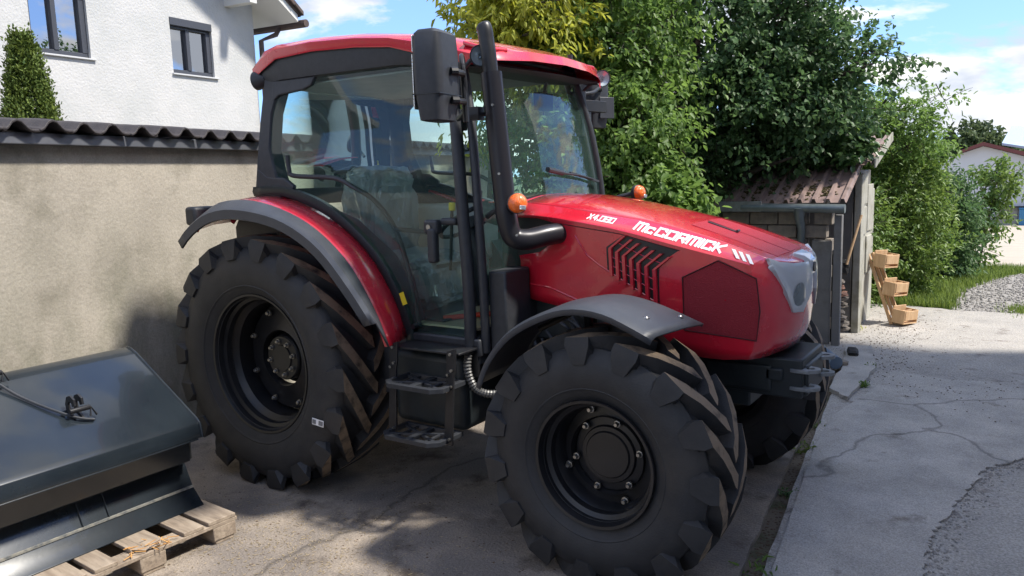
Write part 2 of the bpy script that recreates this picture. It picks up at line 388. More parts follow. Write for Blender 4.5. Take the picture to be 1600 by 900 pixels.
# ================================================================ SETTING
rnd = random.Random(7)
def zt(y):
    return -0.045 if y < 8 else (-0.045 - 1.04 * (y - 8) / 28 if y < 36 else -1.085)
DIRT = mat('bare_soil', (0.10, 0.08, 0.06), 0.95, col2=(0.17, 0.14, 0.10), scale=3, bump=0.4, dirt=(0.05, 0.06, 0.025), dscale=5, dlo=.5, dhi=.65)
YARD = mat('stained_yard_concrete', (0.29, 0.245, 0.20), 0.9, col2=(0.185, 0.16, 0.14), scale=1.7, detail=12, lo=.42, hi=.58, bump=0.8, bscale=70, dirt=(0.085, 0.066, 0.052), dscale=2.7, dlo=.54, dhi=.68)
SLAB = mat('grey_concrete_slab', (0.31, 0.295, 0.275), 0.85, col2=(0.44, 0.415, 0.385), scale=3, detail=10, bump=0.35, bscale=110, dirt=(0.20, 0.18, 0.155), dscale=4, dlo=.6, dhi=.72)
DRIVE = mat('rough_old_asphalt', (0.40, 0.375, 0.345), 0.9, col2=(0.30, 0.285, 0.265), scale=1.6, detail=10, bump=0.7, bscale=70, dirt=(0.10, 0.075, 0.06), dscale=4.5, dlo=.58, dhi=.75)
GRAV = mat('pale_gravel', (0.36, 0.34, 0.32), 0.95, col2=(0.22, 0.21, 0.2), scale=60, bump=1, bscale=90)
GRASSB = mat('grass_soil', (0.055, 0.075, 0.02), 0.95, col2=(0.09, 0.11, 0.03), scale=8)
CREAM = mat('sunny_pale_paving', (0.42, 0.37, 0.30), 0.95, col2=(0.36, 0.32, 0.26), scale=1.5)
FIELD = mat('distant_meadow', (0.06, 0.085, 0.03), 0.95, col2=(0.10, 0.12, 0.05), scale=.05)

speck(SLAB, .4, 130, .4); speck(DRIVE, .45, 90, .35); speck(YARD, .4, 120, .3)
def sheet(name, pts, mt, z0=None, kind='structure', thick=0.04, z=0.0, parent=None):
    b = MB()
    P = [Vector((x, y, z)) for x, y in pts]
    b.prism(P, (0, 0, -thick))
    o = fixnormals(b.build(name, mt, parent, smooth=0))
    if kind: o['kind'] = kind
    return o
# terrain
xs = [-700, -120, -40, -16, -8, 0, 8, 16, 40, 120, 700]; ys = [-700, -120, -40, -14, 0, 8, 12, 18, 24, 30, 36, 60, 140, 400, 900]
b = MB(); b.grid([[(x, y, zt(y)) for y in ys] for x in xs])
g = fixnormals(b.build('ground', FIELD, smooth=0)); g['kind'] = 'structure'
def jit(pts, amt, n=6, seed=1):
    r = random.Random(seed); out = []
    for a, c in zip(pts, pts[1:]):
        for k in range(n):
            t = k / n
            out.append((a[0] + (c[0] - a[0]) * t + (r.uniform(-amt, amt) if k else 0), a[1] + (c[1] - a[1]) * t + (r.uniform(-amt, amt) if k else 0)))
    out.append(pts[-1]); return out
GL = [(3.0, -5.5), (2.625, -.6), (2.455, 1.07), (2.33, 2.3), (2.22, 3.3)]     # left lip of the gutter
soil = sheet('soil', [(-13, -13), (14, -13), (14, 6.7), (-13, 6.7)], DIRT, z=-0.028, thick=.01)
sheet('yard', [(-13, -13), (3.55, -13)] + jit(GL, .006, 10) + [(2.2, 3.6), (-13, 3.6)], YARD)
gr = [(3.11, -5.5), (2.72, -.6), (2.52, 1.07), (2.40, 2.3), (2.29, 3.3)]
sheet('driveway', [(14, -13), (3.66, -13)] + jit(gr, .008, 10, 2) + [(2.27, 3.6)] + [(-13, 3.61), (-13, 6.75)] + jit([(2.2, 6.8), (3.0, 6.66), (5, 6.8)], .05, 8, 5) + [(14, 6.9)], DRIVE, z=-.003)
sheet('concrete_slab', jit([(3.13, -5.5), (2.74, -.51), (2.54, 1.2), (2.51, 1.87), (2.62, 2.56), (2.70, 3.34), (3.1, 3.22), (4, 3.5)], .008, 8, 3) + [(14, 3.6), (14, 2.0)] + jit([(6, 2.1), (3.95, 1.95), (3.62, 1.55), (3.44, 1.26), (3.35, .76), (3.27, .2), (3.28, -.18), (3.22, -1.2), (3.15, -5.6)], .016, 22, 4), SLAB, z=.010, thick=.010)
sheet('concrete_curb', jit([(2.36, 2.5), (2.30, 3.4), (2.18, 4.1), (2.4, 4.15), (2.56, 3.3), (2.53, 2.3), (2.36, 2.5)], .012, 6, 9)[:-1], SLAB, z=.03, thick=.03)
def tsheet(name, xl, xr, y0, y1, n, mt, dz):
    b = MB(); rows = []
    for i in range(n + 1):
        y = y0 + (y1 - y0) * i / n
        rows.append([(xl(y), y, zt(y) + dz), (xr(y), y, zt(y) + dz)])
    b.grid(rows); o = fixnormals(b.build(name, mt, smooth=0)); o['kind'] = 'structure'
gx = [(6.7, 2.86), (8.2, 2.84), (9.3, 2.97), (10.5, 3.2), (12.4, 3.75)]
tsheet('grass_verge', lambda y: -14, lambda y: interp(y, gx), 6.7, 12.6, 14, GRASSB, .026)
tsheet('gravel_path', lambda y: interp(y, gx), lambda y: 14, 6.7, 12.6, 14, GRAV, .022)
tsheet('paved_forecourt', lambda y: -6, lambda y: 30, 12.6, 36.2, 12, CREAM, .02)

# loose things nobody could count
def rot_rand(r):
    return Matrix.Rotation(r.uniform(0, 6.28), 3, 'Z') @ Matrix.Rotation(r.uniform(-.6, .6), 3, 'X')
def pebbles(name, spots, s0, s1, mt, flat=.6, label=None, cat=None):
    r = random.Random(len(spots)); b = MB()
    for x, y, z in spots:
        s = r.uniform(s0, s1); a = r.uniform(0, 6.28); n = 5
        vs = [Vector((x + s * r.uniform(.6, 1.1) * math.cos(a + k * 6.28 / n), y + s * r.uniform(.6, 1.1) * math.sin(a + k * 6.28 / n), z)) for k in range(n)]
        tp = [Vector((x + (v.x - x) * .6, y + (v.y - y) * .6, z + s * flat * r.uniform(.6, 1.2))) for v in vs]
        b.add(vs + tp, [(k, (k + 1) % n, n + (k + 1) % n, n + k) for k in range(n)] + [tuple(range(n, 2 * n))])
    o = b.build(name, mt, smooth=0); return tag(o, label, cat, kind='stuff')
spots = [(rnd.uniform(2.75, 5.0), rnd.uniform(6.7, 11.5), -.02) for _ in range(3800)]
spots = [(x, y, zt(y) + .02) for x, y, z in spots if x > interp(y, gx) - .08]
pebbles('gravel', spots, .014, .035, GRAV, label='pale loose stones of the gravel path beside the grass verge', cat='gravel')
crk = [(3.95, 1.95), (3.62, 1.55), (3.44, 1.26), (3.35, .76), (3.27, .2), (3.28, -.18), (3.22, -1.2)]
spots = []
for _ in range(520):
    i = rnd.randrange(len(crk) - 1); t = rnd.random(); a, c = crk[i], crk[i + 1]
    spots.append((a[0] + (c[0] - a[0]) * t + abs(rnd.gauss(0, .05)) + .01, a[1] + (c[1] - a[1]) * t + rnd.gauss(0, .03), -.003))
pebbles('crumbled_asphalt', spots, .003, .012, GRAV, label='crumbled asphalt bits along the broken edge of the concrete slab', cat='rubble')
BITS = mat('dry_leaf_litter', (0.12, 0.075, 0.045), 0.9, col2=(0.06, 0.04, 0.03), scale=30)
spots = []
for _ in range(900):
    t = rnd.random(); y = -1.5 + t * 5.2
    x = interp(y, [(p[1], p[0]) for p in GL]) + .045 + rnd.gauss(0, .025)
    spots.append((x, y, -.028))
for _ in range(1500):
    spots.append((rnd.gauss(2.42, .22), rnd.uniform(3.0, 6.2), 0.0) if rnd.random() < .6 else (2.3, rnd.uniform(3.4, 4.2), 0))
for _ in range(130):
    spots.append((rnd.uniform(2.7, 3.6), abs(rnd.gauss(2.9, .35)), .014))
for _ in range(1300):
    x, y = rnd.uniform(-.9, 2.4), rnd.uniform(-2.6, .3)
    spots.append((x, y, -.001))
pebbles('leaf_litter', spots, .003, .010, BITS, .25, label='small dry leaves and crumbs scattered over yard and gutter', cat='leaf litter')
CHIP = mat('straw_chips', (0.42, 0.34, 0.22), 0.9, col2=(0.30, 0.24, 0.16), scale=30)
b = MB()
for _ in range(1500):
    x, y = rnd.gauss(.75, .42), rnd.gauss(-1.35, .3); a = rnd.uniform(0, 3.14); l = rnd.uniform(.004, .02)
    b.box((x, y, .003), (l, .002, .0015), Matrix.Rotation(a, 3, 'Z'))
tag(b.build('wood_chips', CHIP, smooth=0), 'fine straw coloured wood chips scattered in front of the pallet', 'wood chips', kind='stuff')
GRASS = leafmat('grass_blade', (0.05, 0.10, 0.015), (0.24, 0.32, 0.07), .35, .6)
def blades(name, spots, h0, h1, wd, label, cat, kind='stuff', mt=None, lean=.5):
    r = np.random.RandomState(len(spots)); n = len(spots); P = np.array(spots)
    a = r.uniform(0, 2 * np.pi, n); h = r.uniform(h0, h1, n); ln = r.uniform(.1, lean, n) * h
    d = np.stack([np.cos(a), np.sin(a), 0 * a], 1); s = np.stack([-np.sin(a), np.cos(a), 0 * a], 1)
    w_ = (wd * r.uniform(.6, 1.3, n))[:, None]
    v = np.stack([P - s * w_, P + s * w_, P + d * (ln * .35)[:, None] + np.array([0, 0, 1]) * (h * .6)[:, None] + s * w_ * .8, P + d * (ln * .35)[:, None] + np.array([0, 0, 1]) * (h * .6)[:, None] - s * w_ * .8, P + d * ln[:, None] + np.array([0, 0, 1]) * h[:, None]], 1)
    idx = np.arange(n)[:, None] * 5
    q = (idx + np.array([[0, 1, 2, 3]])); t = idx + np.array([[3, 2, 4]])
    me = bpy.data.meshes.new(name); nv = n * 5
    me.vertices.add(nv); me.vertices.foreach_set('co', v.reshape(-1))
    loops = np.concatenate([q, t], 1).reshape(-1); me.loops.add(len(loops)); me.loops.foreach_set('vertex_index', loops.astype(np.int32))
    st = (np.arange(n)[:, None] * 7 + np.array([[0, 4]])).reshape(-1); tot = np.tile([4, 3], n)
    me.polygons.add(2 * n); me.polygons.foreach_set('loop_start', st.astype(np.int32)); me.polygons.foreach_set('loop_total', tot.astype(np.int32))
    at = me.attributes.new('leaf_tone', 'FLOAT', 'POINT'); at.data.foreach_set('value', np.repeat(r.uniform(0, 1, n), 5).astype(np.float32))
    me.materials.append(mt or GRASS); me.update(); me.validate()
    return tag(link(name, me), label, cat, kind=kind)
sp = []
while len(sp) < 34000:
    y = 6.75 + (rnd.random() ** 1.3) * 5.8; x = rnd.uniform(.9, 3.8)
    if x < interp(y, gx) + rnd.gauss(-.03, .05): sp.append((x, y, zt(y) + .02))
blades('grass', sp, .03, .15, .005, 'mown green grass of the verge in front of the hedge', 'grass')
sp = [(rnd.gauss(3.62, .12), rnd.gauss(6.95, .2), -.03) for _ in range(1500)]
blades('grass', sp, .02, .07, .004, 'small tuft of grass on the gravel at the right edge', 'grass')

# ---- leaves
def leaf_object(name, mt, sprays, parent=None, size=.06, per=18, L=.3, seed=0, ratio=.55, droop=.35, tone=None, spread=1.0):
    """sprays: array (n,6) base point + direction; a spray is a twig with leaves alternating along it"""
    r = np.random.RandomState(seed); A = np.asarray(sprays, float); n = len(A) * per
    base = np.repeat(A[:, :3], per, 0); d = np.repeat(A[:, 3:6], per, 0); d /= np.linalg.norm(d, axis=1)[:, None] + 1e-9
    t = np.tile(np.linspace(.05, 1, per), len(A)); lv = np.repeat(r.uniform(.6, 1.25, len(A)), per)
    p = base + d * (t * L * lv)[:, None] + r.normal(0, .028 * spread, (n, 3)) + np.array([0, 0, -1]) * (droop * .35 * (t * lv) ** 2 * L)[:, None]
    ax = d * r.uniform(.1, .8, n)[:, None] + r.normal(0, .55, (n, 3)) + np.array([0, 0, -droop])
    ax /= np.linalg.norm(ax, axis=1)[:, None]
    up = np.array([0, 0, .9]) + d * .35 + r.normal(0, .45, (n, 3))
    sd_ = np.cross(ax, up); sd_ /= np.linalg.norm(sd_, axis=1)[:, None] + 1e-9
    nm = np.cross(sd_, ax)
    s = (size * r.uniform(.6, 1.3, n))[:, None]
    wv = s * ratio * .5
    v = np.stack([p, p + ax * s * .35 + sd_ * wv + nm * s * .10, p + ax * s * .75 + sd_ * wv * .62 + nm * s * .03, p + ax * s * 1.0 - nm * s * .12, p + ax * s * .75 - sd_ * wv * .62 + nm * s * .03, p + ax * s * .35 - sd_ * wv + nm * s * .10], 1)
    i = np.arange(n)[:, None] * 6
    f = np.concatenate([i + np.array([[0, 1, 2, 3]]), i + np.array([[0, 3, 4, 5]])], 1).reshape(-1)
    me = bpy.data.meshes.new(name)
    me.vertices.add(n * 6); me.vertices.foreach_set('co', v.reshape(-1))
    me.loops.add(n * 8); me.loops.foreach_set('vertex_index', f.astype(np.int32))
    me.polygons.add(n * 2); me.polygons.foreach_set('loop_start', (np.arange(n * 2) * 4).astype(np.int32)); me.polygons.foreach_set('loop_total', np.full(n * 2, 4, np.int32))
    at = me.attributes.new('leaf_tone', 'FLOAT', 'POINT')
    tn = np.repeat(r.beta(2, 2, len(A)) * .6, per) + r.uniform(0, .4, n)
    at.data.foreach_set('value', np.repeat(np.clip(tn, 0, 1), 6).astype(np.float32))
    me.materials.append(mt); me.update()
    return link(name, me, parent)
def blob_sprays(blobs, seed, inner=.45):
    r = np.random.RandomState(seed); out = []
    for (cx, cy, cz, rx, ry, rz, n) in blobs:
        u = r.normal(0, 1, (n, 3)); u /= np.linalg.norm(u, axis=1)[:, None]
        # lumpy surface
        k = 1 + .16 * np.sin(u[:, 0] * 5 + cx * 3) * np.sin(u[:, 1] * 6 + cy) + .14 * np.sin(u[:, 2] * 7 + cz * 5 + u[:, 0] * 4)
        rad = (inner + (1 - inner) * r.uniform(0, 1, n) ** .6) * k
        p = np.array([cx, cy, cz]) + u * np.array([rx, ry, rz]) * rad[:, None]
        d = u * .8 + r.normal(0, .45, (n, 3)) + np.array([0, 0, .1])
        out.append(np.concatenate([p, d], 1))
    return np.concatenate(out)
def twigs(mb, sprays, step, L, r0=.004):
    for s in sprays[::step]:
        p = Vector(s[:3]); d = Vector(s[3:6]).normalized()
        mb.tube([p - d * .25, p, p + d * L * .6 + Vector((0, 0, -.02)), p + d * L - Vector((0, 0, .05))], [r0 * 1.6, r0, r0 * .7, r0 * .4], n=4, caps=False)
def tree(name, label, cat, trunk, limbs, blobs, mt, size, per, L, seed, group=None, ratio=.55, droop=.35, r0=.09, twigstep=6, inner=.45, bark=None):
    root = tag(empty(name, trunk[0]), label, cat, group)
    base = Vector(trunk[0])
    b = MB(); P = smoothpath([Vector(p) - base for p in trunk], 6)
    b.tube(P, [r0 * (1 - .6 * i / (len(P) - 1)) * (1.25 if i == 0 else 1) for i in range(len(P))], n=10)
    b.build('trunk', bark or BARK, root)
    sp = blob_sprays(blobs, seed, inner)
    b = MB()
    for lm in limbs:
        Q = smoothpath([Vector(p) - base for p in lm], 6)
        b.tube(Q, [r0 * .5 * (1 - .85 * i / (len(Q) - 1)) for i in range(len(Q))], n=7)
    loc = sp.copy(); loc[:, :3] -= np.array(base)
    twigs(b, loc, twigstep, L)
    b.build('branches', bark or BARK, root)
    leaf_object('crown', mt, loc, root, size, per, L, seed + 1, ratio, droop)
    return root
LEAFD = leafmat('dark_green_leaf', (0.035, 0.085, 0.034), (0.12, 0.21, 0.075), .40, .5)
LEAFM = leafmat('mid_green_leaf', (0.065, 0.13, 0.03), (0.19, 0.31, 0.07), .46, .5)
LEAFY = leafmat('yellowing_leaf', (0.18, 0.22, 0.03), (0.50, 0.52, 0.07), .46, .5)
LEAFH = leafmat('hedge_leaf', (0.05, 0.115, 0.025), (0.20, 0.29, 0.06), .35, .45)
LEAFO = leafmat('far_leaf', (0.045, 0.075, 0.03), (0.12, 0.16, 0.07), .3, .6)
CONI = leafmat('thuja_needle', (0.035, 0.08, 0.018), (0.17, 0.22, 0.04), .2, .7)

# big dark tree
tree('broadleaf_tree', 'large dark green tree with drooping leafy branches reaching over the low shed', 'tree',
     [(.2, 5.2, -.04), (.25, 5.15, 1.2), (.3, 5.0, 2.2), (.4, 4.9, 3.6), (.5, 4.9, 5)],
     [[(.25, 5.1, 1.6), (.9, 4.9, 2.2), (1.7, 4.7, 2.5), (2.25, 4.6, 2.65)], [(.25, 5.1, 1.9), (-.4, 4.4, 2.7), (-1, 4, 3.3)], [(.3, 5, 2.3), (1.0, 5, 3.0), (1.7, 5.0, 3.4)], [(.3, 5, 2.6), (.1, 4.2, 3.4), (.1, 3.9, 4)], [(.3, 5, 1.2), (1, 4.5, 1.6), (1.6, 4.3, 1.8)], [(.3, 5, 3), (-.5, 5.2, 3.8), (-1, 5.4, 4.4)]],
     [(.55, 4.7, 3.0, 1.25, 1.0, 1.0, 1150), (.95, 4.6, 2.28, .95, .7, .42, 560), (1.6, 4.75, 2.6, .5, .5, .30, 200), (2.12, 4.8, 2.74, .32, .3, .12, 42), (1.75, 4.8, 2.28, .45, .4, .18, 100), (1.35, 4.9, 3.25, .45, .5, .6, 260), (-.9, 4.6, 3.3, 1.1, .9, .7, 600), (.2, 4.4, 1.7, .8, .7, .5, 450)],
     LEAFD, .056, 23, .38, 11, ratio=.72, droop=.5, r0=.13)
# mid green tree in front
tree('young_tree', 'lighter green tree whose sunlit sprays hang behind the right cab mirror', 'tree',
     [(.05, 3.2, -.04), (.1, 3.2, 1.0), (.15, 3.15, 2.0), (.1, 3.1, 3.2), (.1, 3.1, 4.0)],
     [[(.1, 3.2, 1.3), (.5, 3, 1.8), (1, 2.8, 2.0)], [(.1, 3.2, 1.6), (-.3, 3, 2.4), (-.7, 2.9, 2.9)], [(.12, 3.2, 2.0), (.5, 3.1, 2.7), (.9, 3.1, 3.1)], [(.12, 3.2, .8), (.7, 2.8, 1.2), (1.2, 2.6, 1.4)]],
     [(.25, 3.2, 2.95, .68, .55, .65, 430), (.08, 3.0, 2.3, .62, .5, .5, 330), (.52, 2.85, 2.08, .46, .42, .34, 220), (-.35, 3.2, 3.3, .8, .55, .45, 330), (.42, 2.8, 1.55, .5, .42, .32, 240), (.2, 3.0, 1.5, .6, .5, .5, 240), (-.5, 3.1, 2.2, .5, .5, .6, 250)],
     LEAFM, .060, 20, .34, 21, ratio=.62, droop=.6, r0=.07)
tree('leafy_shrub', 'bright green shrub with large leaves just behind the red hood', 'shrub',
     [(1.05, 2.75, -.04), (1.1, 2.75, .6), (1.2, 2.7, 1.2)],
     [[(1.1, 2.75, .6), (1.4, 2.7, 1.0), (1.6, 2.6, 1.2)], [(1.1, 2.75, .5), (.8, 2.7, 1.0), (.6, 2.65, 1.3)]],
     [(.82, 2.75, 1.42, .36, .33, .25, 150), (.98, 2.7, 1.22, .28, .3, .22, 100), (.6, 2.7, 1.3, .4, .35, .35, 110), (.8, 2.75, .7, .5, .4, .5, 70)],
     LEAFM, .076, 15, .3, 31, ratio=.66, droop=.6, r0=.03)
tree('yellow_leaved_tree', 'tree with yellowing long leaves rising behind the cab roof', 'tree',
     [(-1.1, 2.9, -.04), (-1.05, 2.9, 1.2), (-.9, 2.85, 2.4), (-.75, 2.8, 3.6)],
     [[(-1, 2.9, 1.9), (-.6, 2.6, 2.5), (-.3, 2.5, 2.8)], [(-.9, 2.9, 2.4), (-.5, 2.8, 3.0), (0, 2.7, 3.3)], [(-.9, 2.9, 2.3), (-1.0, 2.7, 3.0), (-1.1, 2.6, 3.3)]],
     [(-.62, 2.45, 3.12, .42, .35, .38, 125), (-.2, 2.45, 3.05, .42, .35, .35, 135), (.05, 2.5, 2.72, .22, .2, .16, 35), (-.35, 2.5, 3.6, .7, .4, .4, 130), (-1.0, 2.7, 2.6, .3, .3, .5, 60)],
     LEAFY, .090, 14, .3, 41, ratio=.34, droop=.8, r0=.05)
# hedge on the right: shrubs along the verge
hz = [((1.3, 6.75, 0), .8, .85, 1.5, 'tangled green bush beside the shed wall behind the wooden planter', LEAFH, 800),
      ((2.0, 7.9, 0), .62, .8, 1.75, 'bright green hedge bush between the planter and the dark bush', LEAFH, 800),
      ((1.55, 9.6, 0), .9, 1.1, 2.1, 'tall hedge bush with an uneven top behind the others', LEAFM, 700),
      ((2.22, 9.9, -.05), .58, .65, 1.5, 'dense dark green bush at the right end of the hedge', LEAFD, 1000),
      ((.4, 7.6, 0), .9, .9, 2.2, 'dark green bush growing up behind the shed roof', LEAFD, 600)]
for i, ((x, y, z), rx, ry, h, lab, mt, n) in enumerate(hz):
    tree('hedge_bush', lab, 'bush', [(x, y, z - .05), (x + .05, y, h * .4), (x, y + .05, h * .75)],
         [[(x, y, h * .2), (x + rx * .5, y - ry * .4, h * .6)], [(x, y, h * .2), (x - rx * .5, y + ry * .2, h * .7)]],
         [(x, y, h * .40, rx, ry, h * .42, n), (x + rx * .2, y - ry * .3, h * .72, rx * .75, ry * .7, h * .26, n // 2), (x - rx * .3, y + .2, h * .88, rx * .5, ry * .5, h * .14, n // 5)],
         mt, .060 if mt is not LEAFD else .068, 18, .32, 60 + i, group='bushes of the hedge along the verge', ratio=.5, droop=.25, r0=.04, inner=.5)
tree('wild_cherry', 'slender tree with bare sticking branch tops against the sky above the hedge', 'tree',
     [(1.3, 7.4, 0), (1.4, 7.4, 1.2), (1.7, 7.3, 2.0), (2.0, 7.2, 2.5)],
     [[(1.6, 7.4, 1.9), (2.1, 7.4, 2.3), (2.55, 7.6, 2.55)], [(1.7, 7.4, 1.8), (2.3, 7.6, 2.1), (2.6, 7.8, 2.15)], [(1.5, 7.4, 1.6), (1.5, 7.2, 2.3)]],
     [(1.75, 7.3, 2.3, .5, .4, .25, 160), (2.15, 7.4, 2.2, .35, .3, .22, 90), (2.52, 7.6, 2.5, .16, .15, .1, 16), (1.4, 7.3, 2.0, .5, .4, .4, 160), (2.3, 7.5, 1.9, .35, .3, .25, 80)],
     LEAFM, .065, 13, .28, 77, r0=.035, ratio=.5)
tree('sapling', 'thin sapling with a loose round top standing in front of the white barn', 'tree',
     [(2.85, 12.0, -.2), (2.95, 12.0, .6), (3.08, 12.05, 1.2)],
     [[(2.95, 12.0, .7), (3.1, 12, 1.1), (3.25, 12, 1.25)], [(2.9, 12, .4), (2.8, 12, .9), (2.7, 12, 1.1)]],
     [(3.1, 12, 1.38, .28, .28, .26, 85), (2.95, 12, .75, .28, .28, .3, 60), (2.7, 11.8, .4, .35, .3, .45, 110)],
     LEAFH, .09, 12, .26, 88, r0=.025, ratio=.5)
tree('round_tree', 'pale green tree rising above the left end of the barn roof', 'tree',
     [(-.2, 66, -1.1), (-.2, 66, 1), (-.1, 66, 3)], [[(-.2, 66, .5), (-1, 66, 2.5)], [(-.2, 66, .5), (1, 66, 2.6)]],
     [(-.3, 66, 2.0, 2.1, 2, 2.0, 420), (1.4, 66, 1.8, 1.1, 1, 1.0, 120), (-1.9, 66, 1.4, 1.0, 1, 1.0, 120)], LEAFO, .45, 10, 1.1, 91, r0=.25, droop=0, twigstep=3)
wd = []
rw = np.random.RandomState(5)
for i in range(40):
    wd.append((-26 + i * 2.4, 142 + rw.uniform(-4, 4), 2.0 + rw.uniform(-.7, 1.1) , 3.0, 3, 2.9, 40))
sp = blob_sprays(wd, 9, .3)
tag(leaf_object('far_wood', LEAFO, sp, None, 1.2, 8, 1.6, 9, droop=0), 'distant line of woodland on the horizon beyond the barn', 'wood', kind='stuff')
# blossomless bush orange tiles glimpse
# thuja behind the garden wall
th = empty('conifer', (-4.07, .0, -.04)); tag(th, 'narrow pointed green conifer behind the wall at the left edge', 'conifer')
b = MB(); b.tube([(0, 0, 0), (0, 0, 2.9)], [.07, .01], n=8); b.build('trunk', BARK, th)
r = np.random.RandomState(3); n = 5200
hz_ = r.uniform(0, 1, n) ** .8; ang = r.uniform(0, 2 * np.pi, n)
rad = .50 * (1 - hz_) ** .75 * (1 + .12 * np.sin(ang * 5 + hz_ * 9)) * (1 - .35 * r.uniform(0, 1, n) ** 2)
p = np.stack([rad * np.cos(ang), rad * np.sin(ang), .1 + hz_ * 2.95], 1)
d = np.stack([np.cos(ang) * .6, np.sin(ang) * .6, np.full(n, 1.0)], 1) + r.normal(0, .2, (n, 3))
leaf_object('crown', CONI, np.concatenate([p, d], 1), th, .035, 8, .11, 4, ratio=.5, droop=-.5, spread=.5)

# ---- weeds in the gutter
def weed(x, y, z, h, n, label, mt, seed, wdt=.3):
    rr = np.random.RandomState(seed)
    a = rr.uniform(0, 6.28, n); P = np.stack([x + rr.normal(0, h * .12, n), y + rr.normal(0, h * .2, n), np.full(n, z)], 1)
    D = np.stack([np.cos(a), np.sin(a), rr.uniform(.2, 1.4, n)], 1)
    o = leaf_object('weed', mt, np.concatenate([P, D], 1), None, h * .42, 5, h, seed, ratio=wdt, droop=.2, spread=.15)
    tag(o, label, 'weed')
weed(2.50, 1.15, -.03, .09, 16, 'spiky green weed in the gutter beside the far front tyre', GRASS, 1, .2)
weed(2.47, 1.65, -.03, .06, 10, 'small weed in the gutter between concrete edge and rubble', LEAFH, 2)
weed(2.57, 2.75, .0, .05, 24, 'low leafy weed growing at the cracked corner of the slab', LEAFM, 3, .6)
weed(2.50, 3.4, .0, .05, 16, 'small weed patch at the far end of the cracked kerb', LEAFH, 4, .5)
weed(2.655, -.45, -.03, .10, 5, 'single broad bladed green weed in the gutter at the bottom edge', LEAFM, 5, .3)
weed(2.57, .45, -.03, .045, 22, 'dull green creeping weed in the middle of the gutter', LEAFD, 6, .6)
weed(2.12, 5.0, 0, .09, 14, 'dry tuft at the foot of the pale shed corner', LEAFY, 7, .15)

# ---- garden wall with tile coping
WU = Vector((-.211, .977, 0)).normalized(); WN = Vector((WU.y, -WU.x, 0)); WP = Vector((-1.42, .35, 0))
def W(u, n, z): return WP + WU * u + WN * n + Vector((0, 0, z))
wall = empty('garden_wall', W(0, 0, 0)); tag(wall, 'long rendered garden wall with dark tiled coping behind the tractor', 'wall')
wl = wall.location.copy()
def loc(mb, o=wl):
    mb.v = [tuple(Vector(p) - o) for p in mb.v]; return mb
b = MB()
b.prism([W(-7.5, 0, -.05), W(5.2, 0, -.05), W(5.2, 0, 1.97), W(-7.5, 0, 1.97)], -WN * .24)
fixnormals(loc(b).build('render', PLASTER, wall, smooth=0, bevel=.01))
b = MB(); b.prism([W(-7.55, .075, 1.955), W(5.25, .075, 1.955), W(5.25, .06, 2.02), W(-7.55, .06, 2.02)], -WN * .39)
fixnormals(loc(b).build('flashing', FLASH, wall, smooth=0, bevel=.006))
# one coping tile (hump and pan, pitched both ways), shared mesh
tm = MB(); rows = []
prof = [(-.10, .0), (-.085, .004), (-.07, .014), (-.045, .044), (-.02, .054), (.005, .048), (.03, .024), (.05, .006), (.075, .0), (.105, .002)]
for n_, zz_ in ((.12, -.012), (.115, .0), (0.0, .012), (-.12, .02), (-.25, .012), (-.36, 0), (-.365, -.012)):
    rows.append([Vector((u_, -n_, 2.035 + zz_ + h_ * (1 if abs(n_ + .12) < .246 else .92))) for u_, h_ in prof])
tm.grid(rows)
tmo = tm.build('tile', TILE, wall, smooth=50, solid=.014)
mrot = math.atan2(WU.y, WU.x)
fixnormals(tmo)
k = 0
for i in range(64):
    u_ = -7.3 + i * .197
    o = tmo if i == 0 else tmo.copy()
    if i: COL.objects.link(o); o.parent = wall
    p = W(u_, 0, 0) - wl
    o.location = p + Vector((0, 0, rnd.uniform(-.004, .004))); o.rotation_euler = (0, rnd.uniform(-.012, .012), mrot + rnd.uniform(-.015, .015))

# ---- white house
HU = Vector((-.0993, .9951, 0)); HN = Vector((.9951, .0993, 0)); HP = Vector((-5.636, 3.843, 0))
def H(u, n, z): return HP + HU * u + HN * n + Vector((0, 0, z))
house = empty('house', H(-4.5, 0, 0)); hl = house.location.copy()
tag(house, 'white roughcast house with grey framed windows rising behind the garden wall', 'house')
PK = 4.15 + .66 * 4.5
# wall with real openings: strips around the two windows
wins = [(-3.16, -2.50, 3.16, 3.95), (-1.40, -.75, 3.11, 3.79)]
us = [-9.0, -3.16, -2.50, -1.40, -.75, 0.0]
b = MB()
def wtop(u): return 4.15 - .66 * u if u > -4.5 else 4.15 + .66 * (u + 9)
def col_(u0, u1, z0, z1f):
    b.prism([H(u0, 0, z0), H(u1, 0, z0), H(u1, 0, z1f(u1)), H(u0, 0, z1f(u0))], -HN * .3)
col_(-9, -4.5, -.05, wtop); col_(-4.5, -3.16, -.05, wtop); col_(-2.5, -1.4, -.05, wtop); col_(-.75, 0, -.05, wtop)
for u0, u1, z0, z1 in wins:
    col_(u0, u1, -.05, lambda u, z=z0: z); col_(u0, u1, z1, wtop)
b.box(H(-4.5, -4.8, 2), (9, 8.97, 4.1), Matrix.Rotation(math.atan2(HN.y, HN.x), 3, 'Z'))
fixnormals(loc(b, hl).build('wall', HOUSEW, house, smooth=0))
